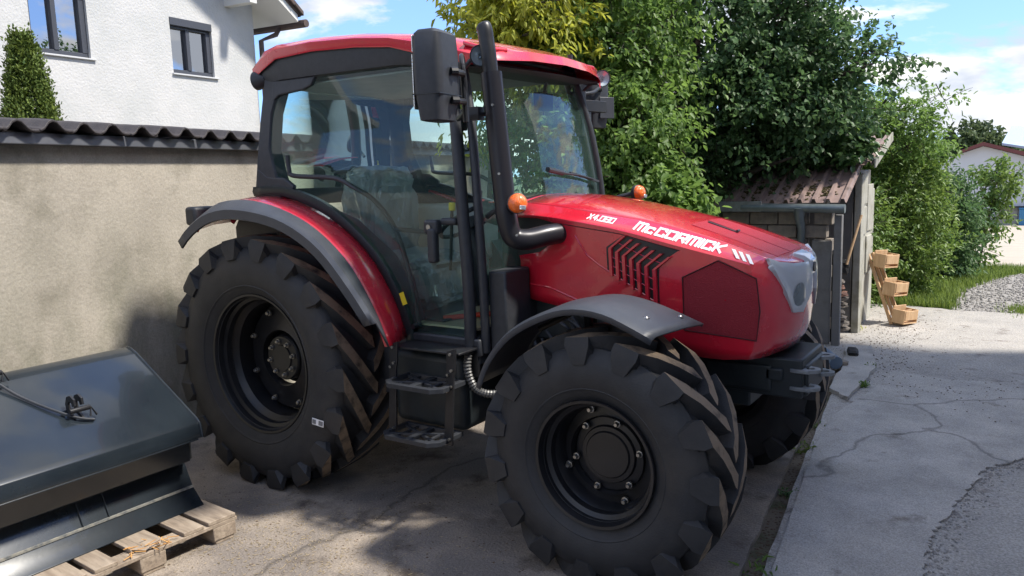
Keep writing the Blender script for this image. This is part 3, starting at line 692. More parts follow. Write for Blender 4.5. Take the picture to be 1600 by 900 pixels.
for wi, (u0, u1, z0, z1) in enumerate(wins):
    um = u0 + (u1 - u0) * .44
    rb = .125
    b = MB()
    def hb(ua, ub, za, zb, na, nb, mb):
        mb.prism([H(ua, na, za), H(ub, na, za), H(ub, na, zb), H(ua, na, zb)], HN * (nb - na))
    fz = .035
    hb(u0, u1, z0, z0 + fz + .02, -.10, -.04, b); hb(u0, u0 + fz, z0 + .055, z1 - rb, -.10, -.04, b); hb(u1 - fz * 2.0, u1, z0 + .055, z1 - rb, -.10, -.035, b)
    hb(um - .028, um + .028, z0 + .055, z1 - rb, -.10, -.03, b); hb(u0, u1, z1 - rb, z1 - rb + .03, -.10, -.04, b)
    fr = fixnormals(loc(b, hl).build('window', WFRAME, house, smooth=0, bevel=.004))
    b = MB(); hb(u0, u1, z1 - rb + .03, z1, -.10, .012, b)
    fixnormals(loc(b, hl).build('shutter_box', WFRAME, fr, smooth=0, bevel=.005))
    for a, c in ((u0 + fz, um - .028), (um + .028, u1 - fz * 2)):
        b = MB(); hb(a, c, z0 + .055, z1 - rb, -.085, -.08, b)
        fixnormals(loc(b, hl).build('pane', WGLASS, fr, smooth=0))
        b = MB()
        for e in (a + .02, c - .03): hb(e, e + .008, z0 + .11, z1 - rb - .01, -.13, -.125, b)
        hb(a + .02, c - .02, z0 + .10, z0 + .115, -.13, -.125, b)
        fixnormals(loc(b, hl).build('inner_blind', SOFFIT, fr, smooth=0))
    b = MB(); hb(u0 - .02, u1 + .05, z0 - .02, z0 - .002, -.09, .03, b)
    fixnormals(loc(b, hl).build('window_sill', SILL, fr, smooth=0, bevel=.003))
# room darkness is the closed box behind; roof
b = MB()
def rp(u, n, dz): return H(u, n, 4.17 - .66 * u + dz)
b.prism([rp(-4.5, .5, 0), rp(.36, .5, 0), rp(.36, .5, .10), rp(-4.5, .5, .12)], -HN * 9)
b.prism([H(-4.5, .5, PK + .02), H(-9.5, .5, 4.15 - .33), H(-9.5, .5, 4.15 - .21), H(-4.5, .5, PK + .14)], -HN * 9)
rf = fixnormals(loc(b, hl).build('roof', SOFFIT, house, smooth=0))
b = MB()
for j in range(2):
    b.prism([rp(-4.5, .5 - j * .002, .12 + j * .03), rp(.40, .52, .10 + j * .03), rp(.40, .52, .13 + j * .03), rp(-4.5, .52, .15 + j * .03)], -HN * 9)
nrow = 30
for i in range(nrow):
    u_ = .42 - i * .17
    b.prism([rp(u_, .56, .13), rp(u_ - .17, .56, .15), rp(u_ - .17, .56, .20), rp(u_, .56, .185)], -HN * 9)
fixnormals(loc(b, hl).build('roof_tiles', BROWNT, house, smooth=0))['kind'] = 'stuff'
b = MB(); b.prism([H(-.50, 0, 4.06), H(-.38, 0, 4.06), H(-.38, 0, 4.20), H(-.50, 0, 4.26)], HN * .48)
fixnormals(loc(b, hl).build('purlin', SOFFIT, house, smooth=0))
b = MB(); b.tube([H(.44, .58, 3.92), H(.44, -8, 3.92)], .055, 10); b.tube([H(.40, .1, 3.90), H(.33, .1, 3.80), H(.05, .08, 3.68), H(.05, .08, 0)], .035, 10)
loc(b, hl).build('gutter', BROWNT, house)

# ---- shed with lean-to
shed = empty('shed', (1.6, 5.3, 0)); tag(shed, 'low weathered shed with corrugated roofs overgrown by ivy beyond the tractor nose', 'shed'); sl = shed.location.copy()
b = MB(); b.box((1.12, 5.35, .8), (1.9, .95, 1.7)); fixnormals(loc(b, sl).build('wall', SHEDW, shed, bevel=.01))
b = MB(); b.box((2.12, 4.92, .80), (.07, .16, 1.62)); b.box((2.09, 5.45, .72), (.03, .9, 1.45)); loc(b, sl).build('corner_post', SHEDP, shed, bevel=.008)
for z0, z1, y0, y1 in ((.98, 1.27, 5.08, 5.36), (1.30, 1.62, 5.08, 5.36), (.55, .95, 5.40, 5.70), (1.0, 1.5, 5.40, 5.72)):
    b = MB(); b.box((2.112, (y0 + y1) / 2, (z0 + z1) / 2), (.02, y1 - y0, z1 - z0)); loc(b, sl).build('side_panel', SHEDP, shed, bevel=.006)
def corr(x0, x1, n, e0, e1, mt, name, pitch):
    """trapezoidal sheet: ribs run from eave e0(y,z) to ridge e1(y,z)"""
    rows = []
    us_ = []
    for i in range(n):
        for f, h in ((0, 0), (.52, 0), (.62, .035), (.84, .035), (.94, 0)):
            us_.append((x0 + (i + f) * pitch, h))
    us_.append((x0 + n * pitch, 0))
    for t in (0, .33, .66, 1):
        rows.append([(x_, e0[0] + (e1[0] - e0[0]) * t, e0[1] + (e1[1] - e0[1]) * t + h) for x_, h in us_])
    b = MB(); b.grid(rows); return fixnormals(loc(b, sl).build(name, mt, shed, smooth=0, solid=.006))
for k_ in range(3):
    corr(.98 + k_ * .39 - .004 * k_, 0, 3, (4.12, 1.36 + .003 * k_), (4.95, 1.72 + .003 * k_), CORR, 'roof_sheet', .13)
for k_ in range(3):
    corr(1.05 + k_ * .40, 0, 3, (4.78, 1.70 + .003 * k_), (5.85, 1.98 + .003 * k_), CORR, 'roof_sheet', .133)
b = MB(); b.box((2.27, 5.32, 1.86), (.015, 1.12, .09), Matrix.Rotation(.26, 3, 'X')); loc(b, sl).build('verge_board', SHEDP, shed)
b = MB(); b.tube([(1.18, 4.08, 1.325), (2.14, 4.08, 1.31)], .042, 12)
b.tube([(1.73, 4.08, 1.32), (1.73, 4.09, 1.22), (1.74, 4.14, 1.12), (1.74, 4.16, .05)], [.06, .045, .036, .036], 12)
gut = loc(b, sl).build('gutter', ZINC, shed)
b = MB(); b.box((1.17, 4.06, 1.335), (.42, .02, .10)); loc(b, sl).build('fascia_plate', GALV, shed, bevel=.003)
b = MB(); b.box((2.07, 4.18, .62), (.07, .07, 1.26)); b.box((1.92, 4.2, .5), (.18, .04, 1.0)); loc(b, sl).build('post', SHEDW, shed, bevel=.006)
# front masonry of the lean-to: separate blocks
bm_ = MB(); bm_.box((0, 0, 0), (.27, .12, .12))
blk = bm_.build('block', STONE, shed, bevel=.008)
for i in range(44):
    rw_, cl = divmod(i, 4)
    o = blk if i == 0 else blk.copy()
    if i: COL.objects.link(o); o.parent = shed
    o.location = Vector((.98 + cl * .28 + (.1 if rw_ % 2 else 0), 4.27 + rnd.uniform(-.012, .012), .06 + rw_ * .128 - .0)) - sl
    if o.location.x + sl.x > 1.86: o.scale = (.6, 1, 1)
b = MB(); b.box((1.85, 4.32, .43), (.42, .03, .86)); loc(b, sl).build('dark_opening', DARKW, shed)  # near-black panel painted as the shade inside the open lean-to
b = MB()
for i in range(420):
    c = [(1.22, 4.32), (1.40, 4.36), (1.62, 4.34), (1.76, 4.35), (1.93, 4.33)][i % 5]
    x_ = c[0] + rnd.gauss(0, .045); y_ = c[1] + rnd.gauss(.04, .09)
    if y_ < 4.14: continue
    s_ = rnd.uniform(.008, .022)
    b.box((x_, y_, 1.36 + (y_ - 4.12) * .434 + .006), (s_ * 1.4, s_, s_ * .6), rot_rand(rnd))
loc(b, sl).build('moss', MOSS, shed, smooth=0)['kind'] = 'stuff'
# ivy mat on the roofs
iv = []
for _ in range(260):
    t = rnd.random(); x_ = 1.0 + t * 1.15; y_ = 4.82 + rnd.gauss(.08, .10)
    iv.append((x_, y_, 1.36 + (y_ - 4.12) * .434 + .05 + rnd.uniform(0, .10), rnd.gauss(0, .6), -.6 + rnd.gauss(0, .3), .5))
for _ in range(150):
    x_ = rnd.uniform(1.0, 1.6); y_ = rnd.uniform(4.9, 5.6)
    iv.append((x_, y_, 1.75 + (y_ - 4.9) * .26 + rnd.uniform(0, .15), rnd.gauss(0, .6), rnd.gauss(-.3, .3), .6))
tag(leaf_object('ivy', leafmat('ivy_leaf', (0.03, 0.075, 0.025), (0.085, 0.16, 0.05), .25, .35), np.array(iv), None, .07, 13, .22, 19, ratio=.85, droop=.3), 'glossy green ivy creeping across the corrugated shed roofs', 'ivy')
# things under the lean-to
def stickobj(name, p, q, r_, mt, label, cat, n=10):
    b = MB(); p = Vector(p); q = Vector(q); b.tube([(0, 0, 0), q - p], r_, n); o = b.build(name, mt); o.location = p; return tag(o, label, cat)
stickobj('broom_handle', (2.10, 4.45, .75), (2.19, 4.62, 1.22), .013, PINE, 'orange brown wooden handle leaning against the dark shed opening', 'handle')
o = stickobj('drain_pipe', (2.02, 3.5, .12), (2.28, 3.15, .07), .055, BLUEP, 'blue grey plastic pipe end lying on rubble by the far front tyre', 'pipe', 16)
def rock(name, c, s, mt, label, cat, seed, group=None):
    import bmesh
    bm = bmesh.new(); bmesh.ops.create_icosphere(bm, subdivisions=2, radius=1)
    r_ = random.Random(seed)
    for v in bm.verts:
        k = r_.uniform(.82, 1.1); v.co = Vector((max(-.75, min(.75, v.co.x)) * s[0] * k, max(-.75, min(.75, v.co.y)) * s[1] * k, max(-.7, min(.7, v.co.z)) * s[2] * k))
    me = bpy.data.meshes.new(name); bm.to_mesh(me); bm.free(); me.materials.append(mt)
    o = link(name, me); o.location = c; o.rotation_euler = (0, 0, r_.uniform(0, 3)); return tag(o, label, cat, group)
rock('rubble_block', (2.20, 2.85, .05), (.13, .08, .06), STONE, 'largest brown rubble block lying just beyond the front tyre', 'stone', 1)
rock('rubble_stone', (2.12, 3.3, .04), (.10, .07, .05), STONE, 'flat stone beneath the blue grey pipe', 'stone', 2)
rock('rubble_stone', (2.30, 3.3, .04), (.07, .06, .04), STONE, 'small pale stone right of the blue grey pipe', 'stone', 3)
rock('timber_offcut', (2.30, 3.75, .04), (.16, .06, .04), DARKW, 'dark charred timber offcut lying by the rubble', 'timber', 4)
for i in range(9):
    rock('roof_tile_stack' if i == 99 else 'stacked_tile', (2.0 + rnd.uniform(-.03, .03), 4.48 + rnd.uniform(-.05, .05), .10 + i * .06), (.13, .13, .032), BRICK if i in (6, 7) else STONE, 'flat old tile in the stack under the lean-to beside the post', 'tile', 10 + i, 'flat tiles stacked under the lean-to')
rock('bucket_heap', (2.02, 4.62, .70), (.09, .09, .11), DARKW, 'dark rounded bundle on top of the tile stack', 'bundle', 31)

# ---- wooden tiered planter leaning on the shed
pb = Vector((2.43, 5.52, 0)); pt = Vector((2.13, 5.7, .78)); pu = (pt - pb).normalized(); ps = Vector((.38, .92, 0)).normalized()
ps = (ps - pu * ps.dot(pu)).normalized(); pn = ps.cross(pu).normalized()
if pn.x < 0: pn = -pn
plr = empty('wooden_planter', pb); tag(plr, 'pale pine tiered planter of three small boxes leaning by the shed corner', 'planter')
def Pp(a, s, n_): return pu * a + ps * s + pn * n_
PR = Matrix((pu, ps, pn)).transposed()
for s in (-.085, 0, .085):
    b = MB(); b.box(Pp(.41, s, -.01), (.82, .022, .035), PR); b.build('rail', PINE, plr, bevel=.003)
bu = (pu + pn * .55).normalized(); bn = ps.cross(bu).normalized(); BR_ = Matrix((bu, ps, bn)).transposed()
if bn.dot(pn) < 0: bn = -bn
for a0 in (.03, .34, .66):
    o_ = pu * a0 + pn * .02
    def Q(a, s, n_): return o_ + bu * a + ps * s + bn * n_
    for (c, sz) in ((Q(.0, 0, .07), (.014, .25, .14)), (Q(.07, -.12, .07), (.14, .014, .14)), (Q(.07, .12, .07), (.14, .014, .14)), (Q(.085, 0, .14), (.10, .226, .013)), (Q(.085, 0, .0), (.17, .226, .013)), (Q(.075, 0, .07), (.11, .226, .010))):
        b = MB(); b.box(c, sz, BR_); b.build('plank', PINE, plr, bevel=.003)
# ---- barn far behind
barn = empty('barn', (3, 36.3, -1.1)); bl = barn.location.copy(); tag(barn, 'white barn with a dark red roof edge at the far end of the gravel path', 'barn')
BW = mat('barn_white_wall', (0.50, 0.52, 0.55), 0.9); BR = mat('dark_red_verge', (0.13, 0.035, 0.035), 0.6); BB = mat('pale_blue_sheet_roof', (0.35, 0.45, 0.55), 0.5)
b = MB(); b.prism([(-.2, 36.3, -1.1), (8.5, 36.3, -1.1), (8.5, 36.3, .1), (1.68, 36.3, 2.32), (.98, 36.3, 2.08), (-.2, 36.3, 1.7)], (0, 16, 0)); fixnormals(loc(b, bl).build('wall', BW, barn, smooth=0))
b = MB(); b.prism([(.72, 36.0, 2.02), (1.68, 36.0, 2.34), (9, 36.0, -.02), (9, 36.0, .18), (1.68, 36.0, 2.50), (.72, 36.0, 2.14)], (0, 16.6, 0)); fixnormals(loc(b, bl).build('roof', BR, barn, smooth=0))
b = MB(); b.prism([(2.3, 38, 2.36), (9, 38, .9), (9, 52, 2.9), (2.3, 52, 3.6)], (0, 0, .1)); fixnormals(loc(b, bl).build('roof_sheet', BB, barn, smooth=0))
b = MB(); b.box((2.68, 36.25, -.70), (.78, .08, .75)); loc(b, bl).build('door', SHEDP, barn)
b = MB(); b.box((2.95, 36.15, -.29), (1.5, .3, .05)); loc(b, bl).build('canopy', DARKW, barn)
b = MB(); b.box((3.45, 35.9, -.72), (.62, .5, .72)); b.box((3.45, 35.9, -.34), (.68, .56, .05)); 
o = b.build('waste_bin', mat('blue_bin_plastic', (0.03, 0.17, 0.33), 0.4), bevel=.03); o.data.transform(Matrix.Translation((-3.45, -35.9, 1.08))); o.location = (3.45, 35.9, -1.08)
tag(o, 'blue bin standing against the white barn at the right edge', 'bin')
# ---- unseen building added to shade the yard; house mirrored in cab glass
fb = empty('shading_building', (8, -4, 0)); fl = fb.location.copy(); tag(fb, 'plain rendered building with red roof added out of view to shade the yard', 'building')
EX, EH = 4.9, 4.9
b = MB(); b.prism([(EX + .4, -14, -.1), (EX + 8.4, -14, -.1), (EX + 8.4, -14, EH + .1), (EX + 4.4, -14, EH + .8), (EX + .4, -14, EH + .1)], (0, 19.3, 0)); fixnormals(loc(b, fl).build('wall', HOUSEW, fb, smooth=0))
b = MB(); b.prism([(EX, -14.4, EH - .1), (EX + 4.4, -14.4, EH + .85), (EX + 8.8, -14.4, EH - .1), (EX + 8.8, -14.4, EH + .06), (EX + 4.4, -14.4, EH + 1.0), (EX, -14.4, EH + .06)], (0, 20.1, 0)); fixnormals(loc(b, fl).build('roof', BROWNT, fb, smooth=0))
for y_ in (-11, -7.5, -4, -.5, 3):
    b = MB(); b.box((EX + .38, y_, 2.0), (.08, 1.1, 1.2)); wf = loc(b, fl).build('window', SOFFIT, fb, bevel=.01)
    b = MB(); b.box((EX + .335, y_, 2.0), (.01, .95, 1.05)); loc(b, fl).build('pane', WGLASS, wf)
nb = empty('neighbouring_house', (-23, -25, 0)); nl = nb.location.copy(); tag(nb, 'grey gabled house across the yard mirrored in the cab door glass', 'house')
b = MB(); b.prism([(-29, -24.5, -.1), (-17.5, -24.5, -.1), (-17.5, -24.5, 2.7), (-23.2, -24.5, 7.2), (-29, -24.5, 2.7)], (0, -10, 0)); fixnormals(loc(b, nl).build('wall', SHEDW, nb, smooth=0))
b = MB(); b.prism([(-29.6, -24.1, 2.3), (-23.2, -24.1, 7.3), (-16.9, -24.1, 2.3), (-16.9, -24.1, 2.55), (-23.2, -24.1, 7.6), (-29.6, -24.1, 2.55)], (0, -11, 0)); fixnormals(loc(b, nl).build('roof', BROWNT, nb, smooth=0))
for x_ in (-25.2, -21.2):
    b = MB(); b.box((x_, -24.48, 3.0), (1.1, .08, 1.3)); wf = loc(b, nl).build('window', SOFFIT, nb, bevel=.01)
    b = MB(); b.box((x_, -24.42, 3.0), (.95, .02, 1.15)); loc(b, nl).build('pane', WGLASS, wf)
# ---- pallet
def pal(): pass
pallet = empty('pallet', (-.14, -1.80, 0)); tag(pallet, 'weathered wooden pallet with a splintered board under the dark blue box', 'pallet'); 
X0, X1 = -.53, .54
for i, (dy, wv) in enumerate(((.355, .145), (.205, .10), (-.0, .145), (-.205, .10), (-.36, .145))):
    b = MB()
    if i == 2:
        b.box((0.0, dy, .133), (.96, wv, .022)); b.add([(.48, dy - .07, .122), (.48, dy + .07, .122), (.48, dy + .07, .144), (.48, dy - .07, .144), (.52, dy - .02, .13), (.53, dy + .04, .138)], [(0, 1, 5, 4), (3, 4, 5, 2)])
    else: b.box((0.0, dy + rnd.uniform(-.004, .004), .133), (1.06, wv, .022), Matrix.Rotation(rnd.uniform(-.008, .008), 3, 'Z'))
    b.build('deck_board', PALLET, pallet, bevel=.003)
for x_ in (-.48, 0, .48):
    b = MB(); b.box((x_ + .0, 0, .11), (.10, .86, .022)); b.build('stringer_board', PALLET, pallet, bevel=.003)
for x_ in (-.48, 0, .48):
    for y_ in (-.36, 0, .36):
        b = MB(); b.box((x_, y_, .06), (.10, .12, .078)); b.build('block', PALLET, pallet, bevel=.004)
for y_ in (-.36, 0, .36):
    b = MB(); b.box((0, y_, .011), (1.05, .10, .02)); b.build('bottom_board', PALLET, pallet, bevel=.003)
b = MB()
for i in range(34):
    p = Vector((.46 + rnd.uniform(-.02, .06), rnd.uniform(-.09, .09), .135 + rnd.uniform(-.012, .014)))
    q = p + Vector((rnd.uniform(.0, .05), rnd.uniform(-.05, .05), rnd.uniform(-.02, .025)))
    b.bar(p, q, .004, .003)
b.build('splintered_end', FRESH, pallet, smooth=0)['kind'] = 'stuff'
pallet.rotation_euler = (0, 0, R(-3)); pallet.scale = (1, 1, .85)
# ---- tipping transport box (dark blue lacquered)
box = empty('transport_box', (0, -1.43, .144)); bx = box.location.copy(); box.location.z = .128; tag(box, 'glossy dark blue steel box attachment with black latches resting on the pallet', 'tipping box')
Y0, Y1 = -3.2, -1.43
def extr(pts, name, y0, y1, solid=0, mt=TEAL, parent=box, bevel=.004, close=False, nrm=False):
    b = MB()
    rows = [[(x_, y_, z_) for x_, z_ in pts] for y_ in ([y0, y1])]
    b.grid(rows); o = loc(b, bx).build(name, mt, parent, smooth=30, solid=solid, bevel=bevel); return fixnormals(o)
lid = [(-.44, .60), (-.415, .80), (-.40, .855), (-.375, .885), (-.34, .895), (-.27, .868), (.20, .59), (.222, .57), (.235, .50)]
lp = smoothpath([(x_, 0, z_) for x_, z_ in lid[:6]], 5); lidp = [(p.x, p.z) for p in lp] + lid[6:]
extr(lidp, 'lid', Y0, Y1, .01)
extr([(.235, .50), (.22, .495), (.15, .475), (.145, .375), (.06, .335)], 'recess', Y0, Y1 - .02, .008)
extr([(.06, .335), (.115, .22), (.19, .145), (.195, .141)], 'blade', Y0, Y1 + .005, .012)
b = MB(); b.prism([(x_, Y1 - .012, z_) for x_, z_ in lidp] + [(.145, Y1 - .012, .47), (.14, Y1 - .012, .375), (.055, Y1 - .012, .335), (.11, Y1 - .012, .22), (.17, Y1 - .012, .16), (-.44, Y1 - .012, .158)], (0, .008, 0))
fixnormals(loc(b, bx).build('end_plate', TEAL, box, smooth=0, bevel=.003))
b = MB(); b.tube([(x_, Y1 + .002, z_) for x_, z_ in lidp], .006, 8); loc(b, bx).build('edge_bead', TEAL, box)
b = MB(); b.bar((.119, Y0, .224), (.119, Y1, .224), .010, .010); loc(b, bx).build('weld_seam', mat('pale_scratched_edge', (0.30, 0.29, 0.25), 0.6, col2=(.1, .11, .12), scale=40), box, smooth=0)
for y_ in (-1.86, -1.98):
    b = MB(); b.bar((.064, y_, .335), (.116, y_, .226), .003, .012); loc(b, bx).build('blade_rib', TEAL, box)
def lidz(x_): return .868 + (x_ + .27) * (.59 - .868) / .47
for (hx, hy) in ((.00, -1.92), (-.30, -2.14)):
    b = MB(); zz0 = lidz(hx)
    prof = [(-.035, 0), (-.045, .05), (-.03, .085), (0, .095), (.03, .08), (.035, .05), (.015, .045), (.01, .06), (-.005, .068), (-.02, .055), (-.015, .02), (.03, -.012)]
    for dy in (0, .035):
        b.prism([(hx + a, hy + dy, zz0 + c) for a, c in prof], (0, .01, 0))
    b.tube([(hx + .03, hy - .02, zz0 + .03), (hx + .03, hy + .07, zz0 + .03)], .012, 10)
    b.tube([(hx + .05, hy + .06, zz0 - .01), (hx + .03, hy + .075, zz0 + .03), (hx + .05, hy + .09, zz0 - .01)], .005, 8)
    fixnormals(loc(b, bx).build('latch', BLACKM, box, smooth=40, bevel=.002))
b = MB(); b.tube(smoothpath([(-.28, -2.12, lidz(-.28) + .03), (-.15, -2.05, lidz(-.15) + .012), (.02, -1.93, lidz(.02) + .018), (.06, -1.85, lidz(.06) + .01)], 6), .006, 8); loc(b, bx).build('cable', BLACKP, box)
# ================================================================ TRACTOR (X forward, Y left, rear axle above the origin)
T = tag(empty('tractor', (0, 0, 0)), 'red farm tractor with black tyres and tinted cab parked in front of the garden wall', 'tractor')
WB = 2.13
# ---- wheels
def tyre_mesh(name, Rt, rim, hw, n, lh, dl, wl, seed):
    b = MB(); rg = Rt - lh
    prof = [(rim - .012, -hw * .74), (rim + .012, -hw * .80), (rim + .05, -hw * .93), (rim + (rg - rim) * .42, -hw * 1.03), (rim + (rg - rim) * .66, -hw * 1.02), (rg - .035, -hw * .93), (rg - .008, -hw * .80), (rg, -hw * .4)]
    prof = prof + [(rg + .003, 0)] + [(r_, -y_) for r_, y_ in prof[::-1]]
    b.lathe(prof, n=72)
    # raised rings on the side wall
    for s in (-1, 1):
        y_ = s * hw * .99
        b.lathe([(rim + .052, s * hw * .935), (rim + .060, s * (hw * .965)), (rim + .068, s * hw * .95)], n=72)
    pitch = 2 * math.pi / n
    for s in (-1, 1):
        for k in range(n):
            th0 = k * pitch + (pitch / 2 if s > 0 else 0)
            rows = []
            #   t, y_top, r_top, r_base, half width top, half width base
            S_ = [(0, -.012, Rt, rg - .02, .30, .42), (.12, .02, Rt + .001, rg - .02, .36, .48), (.45, hw * .42, Rt, rg - .02, .40, .56), (.75, hw * .74, Rt - .003, rg - .02, .46, .64), (1.0, hw * .985, Rt - .012, rg - .035, .56, .74), (1.06, hw * 1.045, Rt - .045, rg - .06, .62, .78), (1.12, hw * 1.05, Rt - .125, Rt - .13, .36, .50)]
            for t, yt, rt, rb_, wt, wb in S_:
                th = th0 - dl * (1 - min(t, 1.0)) ** 1.0 - (.25 * dl * (t * (1 - min(t, 1))) )
                wt_ = wl * wt / Rt; wb_ = wl * wb / Rt
                yb = yt if t < .9 else yt - .05
                P = lambda r_, a, y_: (r_ * math.cos(a), s * y_, r_ * math.sin(a))
                rows.append([P(rb_, th - wb_, yb), P(rt, th - wt_, yt), P(rt, th + wt_, yt), P(rb_, th + wb_, yb)])
            o = len(b.v); vs = [p for r_ in rows for p in r_]; fs = []; ms = []
            for i in range(len(rows) - 1):
                for j in range(4):
                    j2 = (j + 1) % 4
                    if j == 3: continue
                    f = (o + i * 4 + j, o + (i + 1) * 4 + j, o + (i + 1) * 4 + j2, o + i * 4 + j2)
                    if s < 0: f = f[::-1]
                    fs.append(f); ms.append(1 if (j == 1 and i < 4) else 0)
            fs.append((o, o + 1, o + 2, o + 3) if s > 0 else (o + 3, o + 2, o + 1, o)); ms.append(0)
            l = len(rows) - 1
            fs.append((o + l * 4 + 3, o + l * 4 + 2, o + l * 4 + 1, o + l * 4)); ms.append(0)
            b.v += vs; b.f += fs; b.m += ms
    me = bpy.data.meshes.new(name); me.from_pydata(b.v, [], b.f); me.materials.append(RUB); me.materials.append(DUST)
    me.polygons.foreach_set('material_index', b.m); me.polygons.foreach_set('use_smooth', [True] * len(me.polygons)); me.set_sharp_from_angle(angle=R(38)); me.update()
    return me
def rim_parts(rim, fl, hubr, hubout, nb, rb, nb2, rb2, disc_y, well):
    """local -Y is the outer side"""
    b = MB()
    b.lathe([(rim + .012, -fl), (rim + .010, -fl - .010), (rim - .002, -fl - .008), (rim - .010, -fl + .012), (rim - .012, -fl + .045), (rim - .030, -fl + .055), (rim - .034, -fl + .085), (rim - .022, -fl + .095), (rim - well, -fl + .125), (rim - well, fl - .10), (rim - .02, fl - .06), (rim - .012, fl - .01), (rim + .010, fl)], n=72)
    b.lathe([(rim - well, disc_y + .07), (rim - well - .015, disc_y + .06), (rb2 + .03, disc_y + .01), (rb2 - .04, disc_y), (hubr + .035, disc_y - .03), (hubr + .03, disc_y + .02)], n=72)
    return b
def wheel(side, x, y, z, tme, rim, fl, hubr, disc_y, well, nb, rb, nb2, rb2, hub_prof, lobes, label=None):
    b = rim_parts(rim, fl, hubr, 0, nb, rb, nb2, rb2, disc_y, well)
    # disc is lobed: dark holes between the lobes show what is behind
    wh = b.build('wheel', RIMM, T, smooth=40)
    wh.location = (x, y, z)
    if side > 0: wh.rotation_euler = (0, 0, math.pi)
    ty = link('tyre', tme, wh)
    if side > 0: ty.rotation_euler = (0, 0, math.pi)
    b = MB(); b.lathe(hub_prof, n=40); b.build('hub', RIMM, wh, smooth=30)
    bm0 = MB(); bm0.lathe([(.0001, -.034), (.009, -.034), (.013, -.028), (.013, -.016), (.018, -.015), (.018, 0)], n=8)
    first = None
    for (nn, rr, yy, sc, ph) in ((nb, rb, hub_prof[2][1] + .004, 1.0, .2), (nb2, rb2, disc_y - .004, 1.1, .39)):
        for k in range(nn):
            if first is None: o = first = bm0.build('wheel_nut', STEEL, wh, smooth=20)
            else: o = first.copy(); COL.objects.link(o); o.parent = wh
            a = ph + 2 * math.pi * k / nn
            o.location = (rr * math.cos(a), yy, rr * math.sin(a)); o.scale = (sc * .85, sc * .85, sc * .85)
    for k in range(lobes):
        a = .39 + math.pi / lobes + 2 * math.pi * k / lobes
        # pressed pockets between the lobes
    return wh
RT = tyre_mesh('rear_tyre', .725, .388, .226, 18, .056, .48, .106, 1)
FT = tyre_mesh('front_tyre', .552, .262, .172, 15, .056, .46, .098, 2)
for s in (-1, 1):
    wheel(s, 0, s * .70, .704, RT, .388, .178, .13, -.015 + .03, .055, 8, .098, 8, .275,
          [(.0001, -.020), (.075, -.020), (.078, -.012), (.125, -.010), (.132, .0), (.135, .05), (.16, .07)], 8)
    wheel(s, WB, s * .775, .523, FT, .262, .152, .135, .0, .045, 6, .152, 4, .205,
          [(.0001, -.022), (.098, -.022), (.104, -.014), (.122, -.013), (.128, .0), (.160, .004), (.170, .012), (.172, .04), (.12, .06)], 6)
def sticker(parent, c, u, v, w_, h_, mt=WHITE, name='sticker', bars=0):
    u = Vector(u).normalized(); v = Vector(v).normalized(); n_ = u.cross(v); c = Vector(c)
    b = MB(); b.prism([c - u * w_ / 2 - v * h_ / 2, c + u * w_ / 2 - v * h_ / 2, c + u * w_ / 2 + v * h_ / 2, c - u * w_ / 2 + v * h_ / 2], n_ * .0015)
    o = fixnormals(b.build(name, mt, parent, smooth=0))
    if bars:
        b = MB()
        for k in range(bars):
            x_ = -w_ * .42 + w_ * .84 * k / (bars - 1)
            if .3 < (k / bars) < .55: continue
            b.box(c + u * x_ + n_ * .003, (w_ * .035, h_ * .7, .001), Matrix((u, v, n_)).transposed())
        b.build('print', BLACKP, o, smooth=0)
    return o
a = R(-24); rr = .60
sticker(T, (rr * math.cos(a) - .03, -.940, .704 + rr * math.sin(a)), (1, 0, -.08), (.08, .05, 1), .085, .035, bars=12, name='tyre_label')
sticker(T, (WB - .475, -.948, .415), (.3, 0, -1), (1, 0, .3), .05, .03, name='tyre_label')

# ---- chassis
b = MB(); b.box((.15, 0, .70), (1.0, .5, .5)); b.box((1.0, 0, .66), (1.2, .40, .42)); b.box((1.75, 0, .78), (1.0, .42, .5)); b.tube([(.0, -.5, .704), (0, .5, .704)], .17, 20)
b.tube([(0, -.64, .704), (0, .64, .704)], .12, 16)
b.build('transmission', CHASSIS, T, bevel=.02)
b = MB(); b.box((1.78, 0, 1.02), (.95, .50, .36)); b.box((1.62, -.27, .98), (.34, .10, .2)); b.box((2.02, -.26, 1.0), (.22, .08, .24)); b.tube([(1.45, -.3, 1.12), (2.2, -.3, 1.05)], .03, 10); b.tube([(1.9, -.33, .8), (1.9, -.33, 1.1)], .045, 12)
b.build('engine', CHASSIS, T, bevel=.012)
b = MB()
for i in range(14):
    x0_, z0_ = rnd.uniform(1.45, 2.0), rnd.uniform(.75, 1.1)
    P = [(x0_, -.34 - rnd.uniform(0, .08), z0_), (x0_ + rnd.uniform(.05, .15), -.40, z0_ - rnd.uniform(.0, .12)), (x0_ + rnd.uniform(.1, .3), -.36, z0_ - rnd.uniform(.05, .25))]
    b.tube(smoothpath(P, 5), rnd.uniform(.006, .014), 8)
b.build('hoses', BLACKP, T)
b = MB(); b.box((WB, 0, .50), (.18, 1.1, .16)); b.box((WB, 0, .60), (.26, .3, .24)); b.tube([(WB, -.70, .523), (WB, -.50, .523)], .13, 20); b.tube([(WB, .50, .523), (WB, .70, .523)], .13, 20)
b.box((WB - .02, -.56, .55), (.16, .14, .26)); b.box((WB - .02, .56, .55), (.16, .14, .26)); b.tube([(WB - .18, -.55, .52), (WB - .18, .55, .52)], .022, 10)
b.build('front_axle', CHASSIS, T, bevel=.015)
b = MB(); b.box((2.44, 0, .785), (.68, .38, .18)); b.box((2.77, 0, .77), (.05, .30, .14)); b.box((2.50, -.20, .78), (.30, .02, .12)); b.box((2.66, -.20, .80), (.08, .02, .06)); b.box((2.35, 0, .69), (.4, .36, .12))
b.build('front_support', CHASSIS, T, bevel=.012)
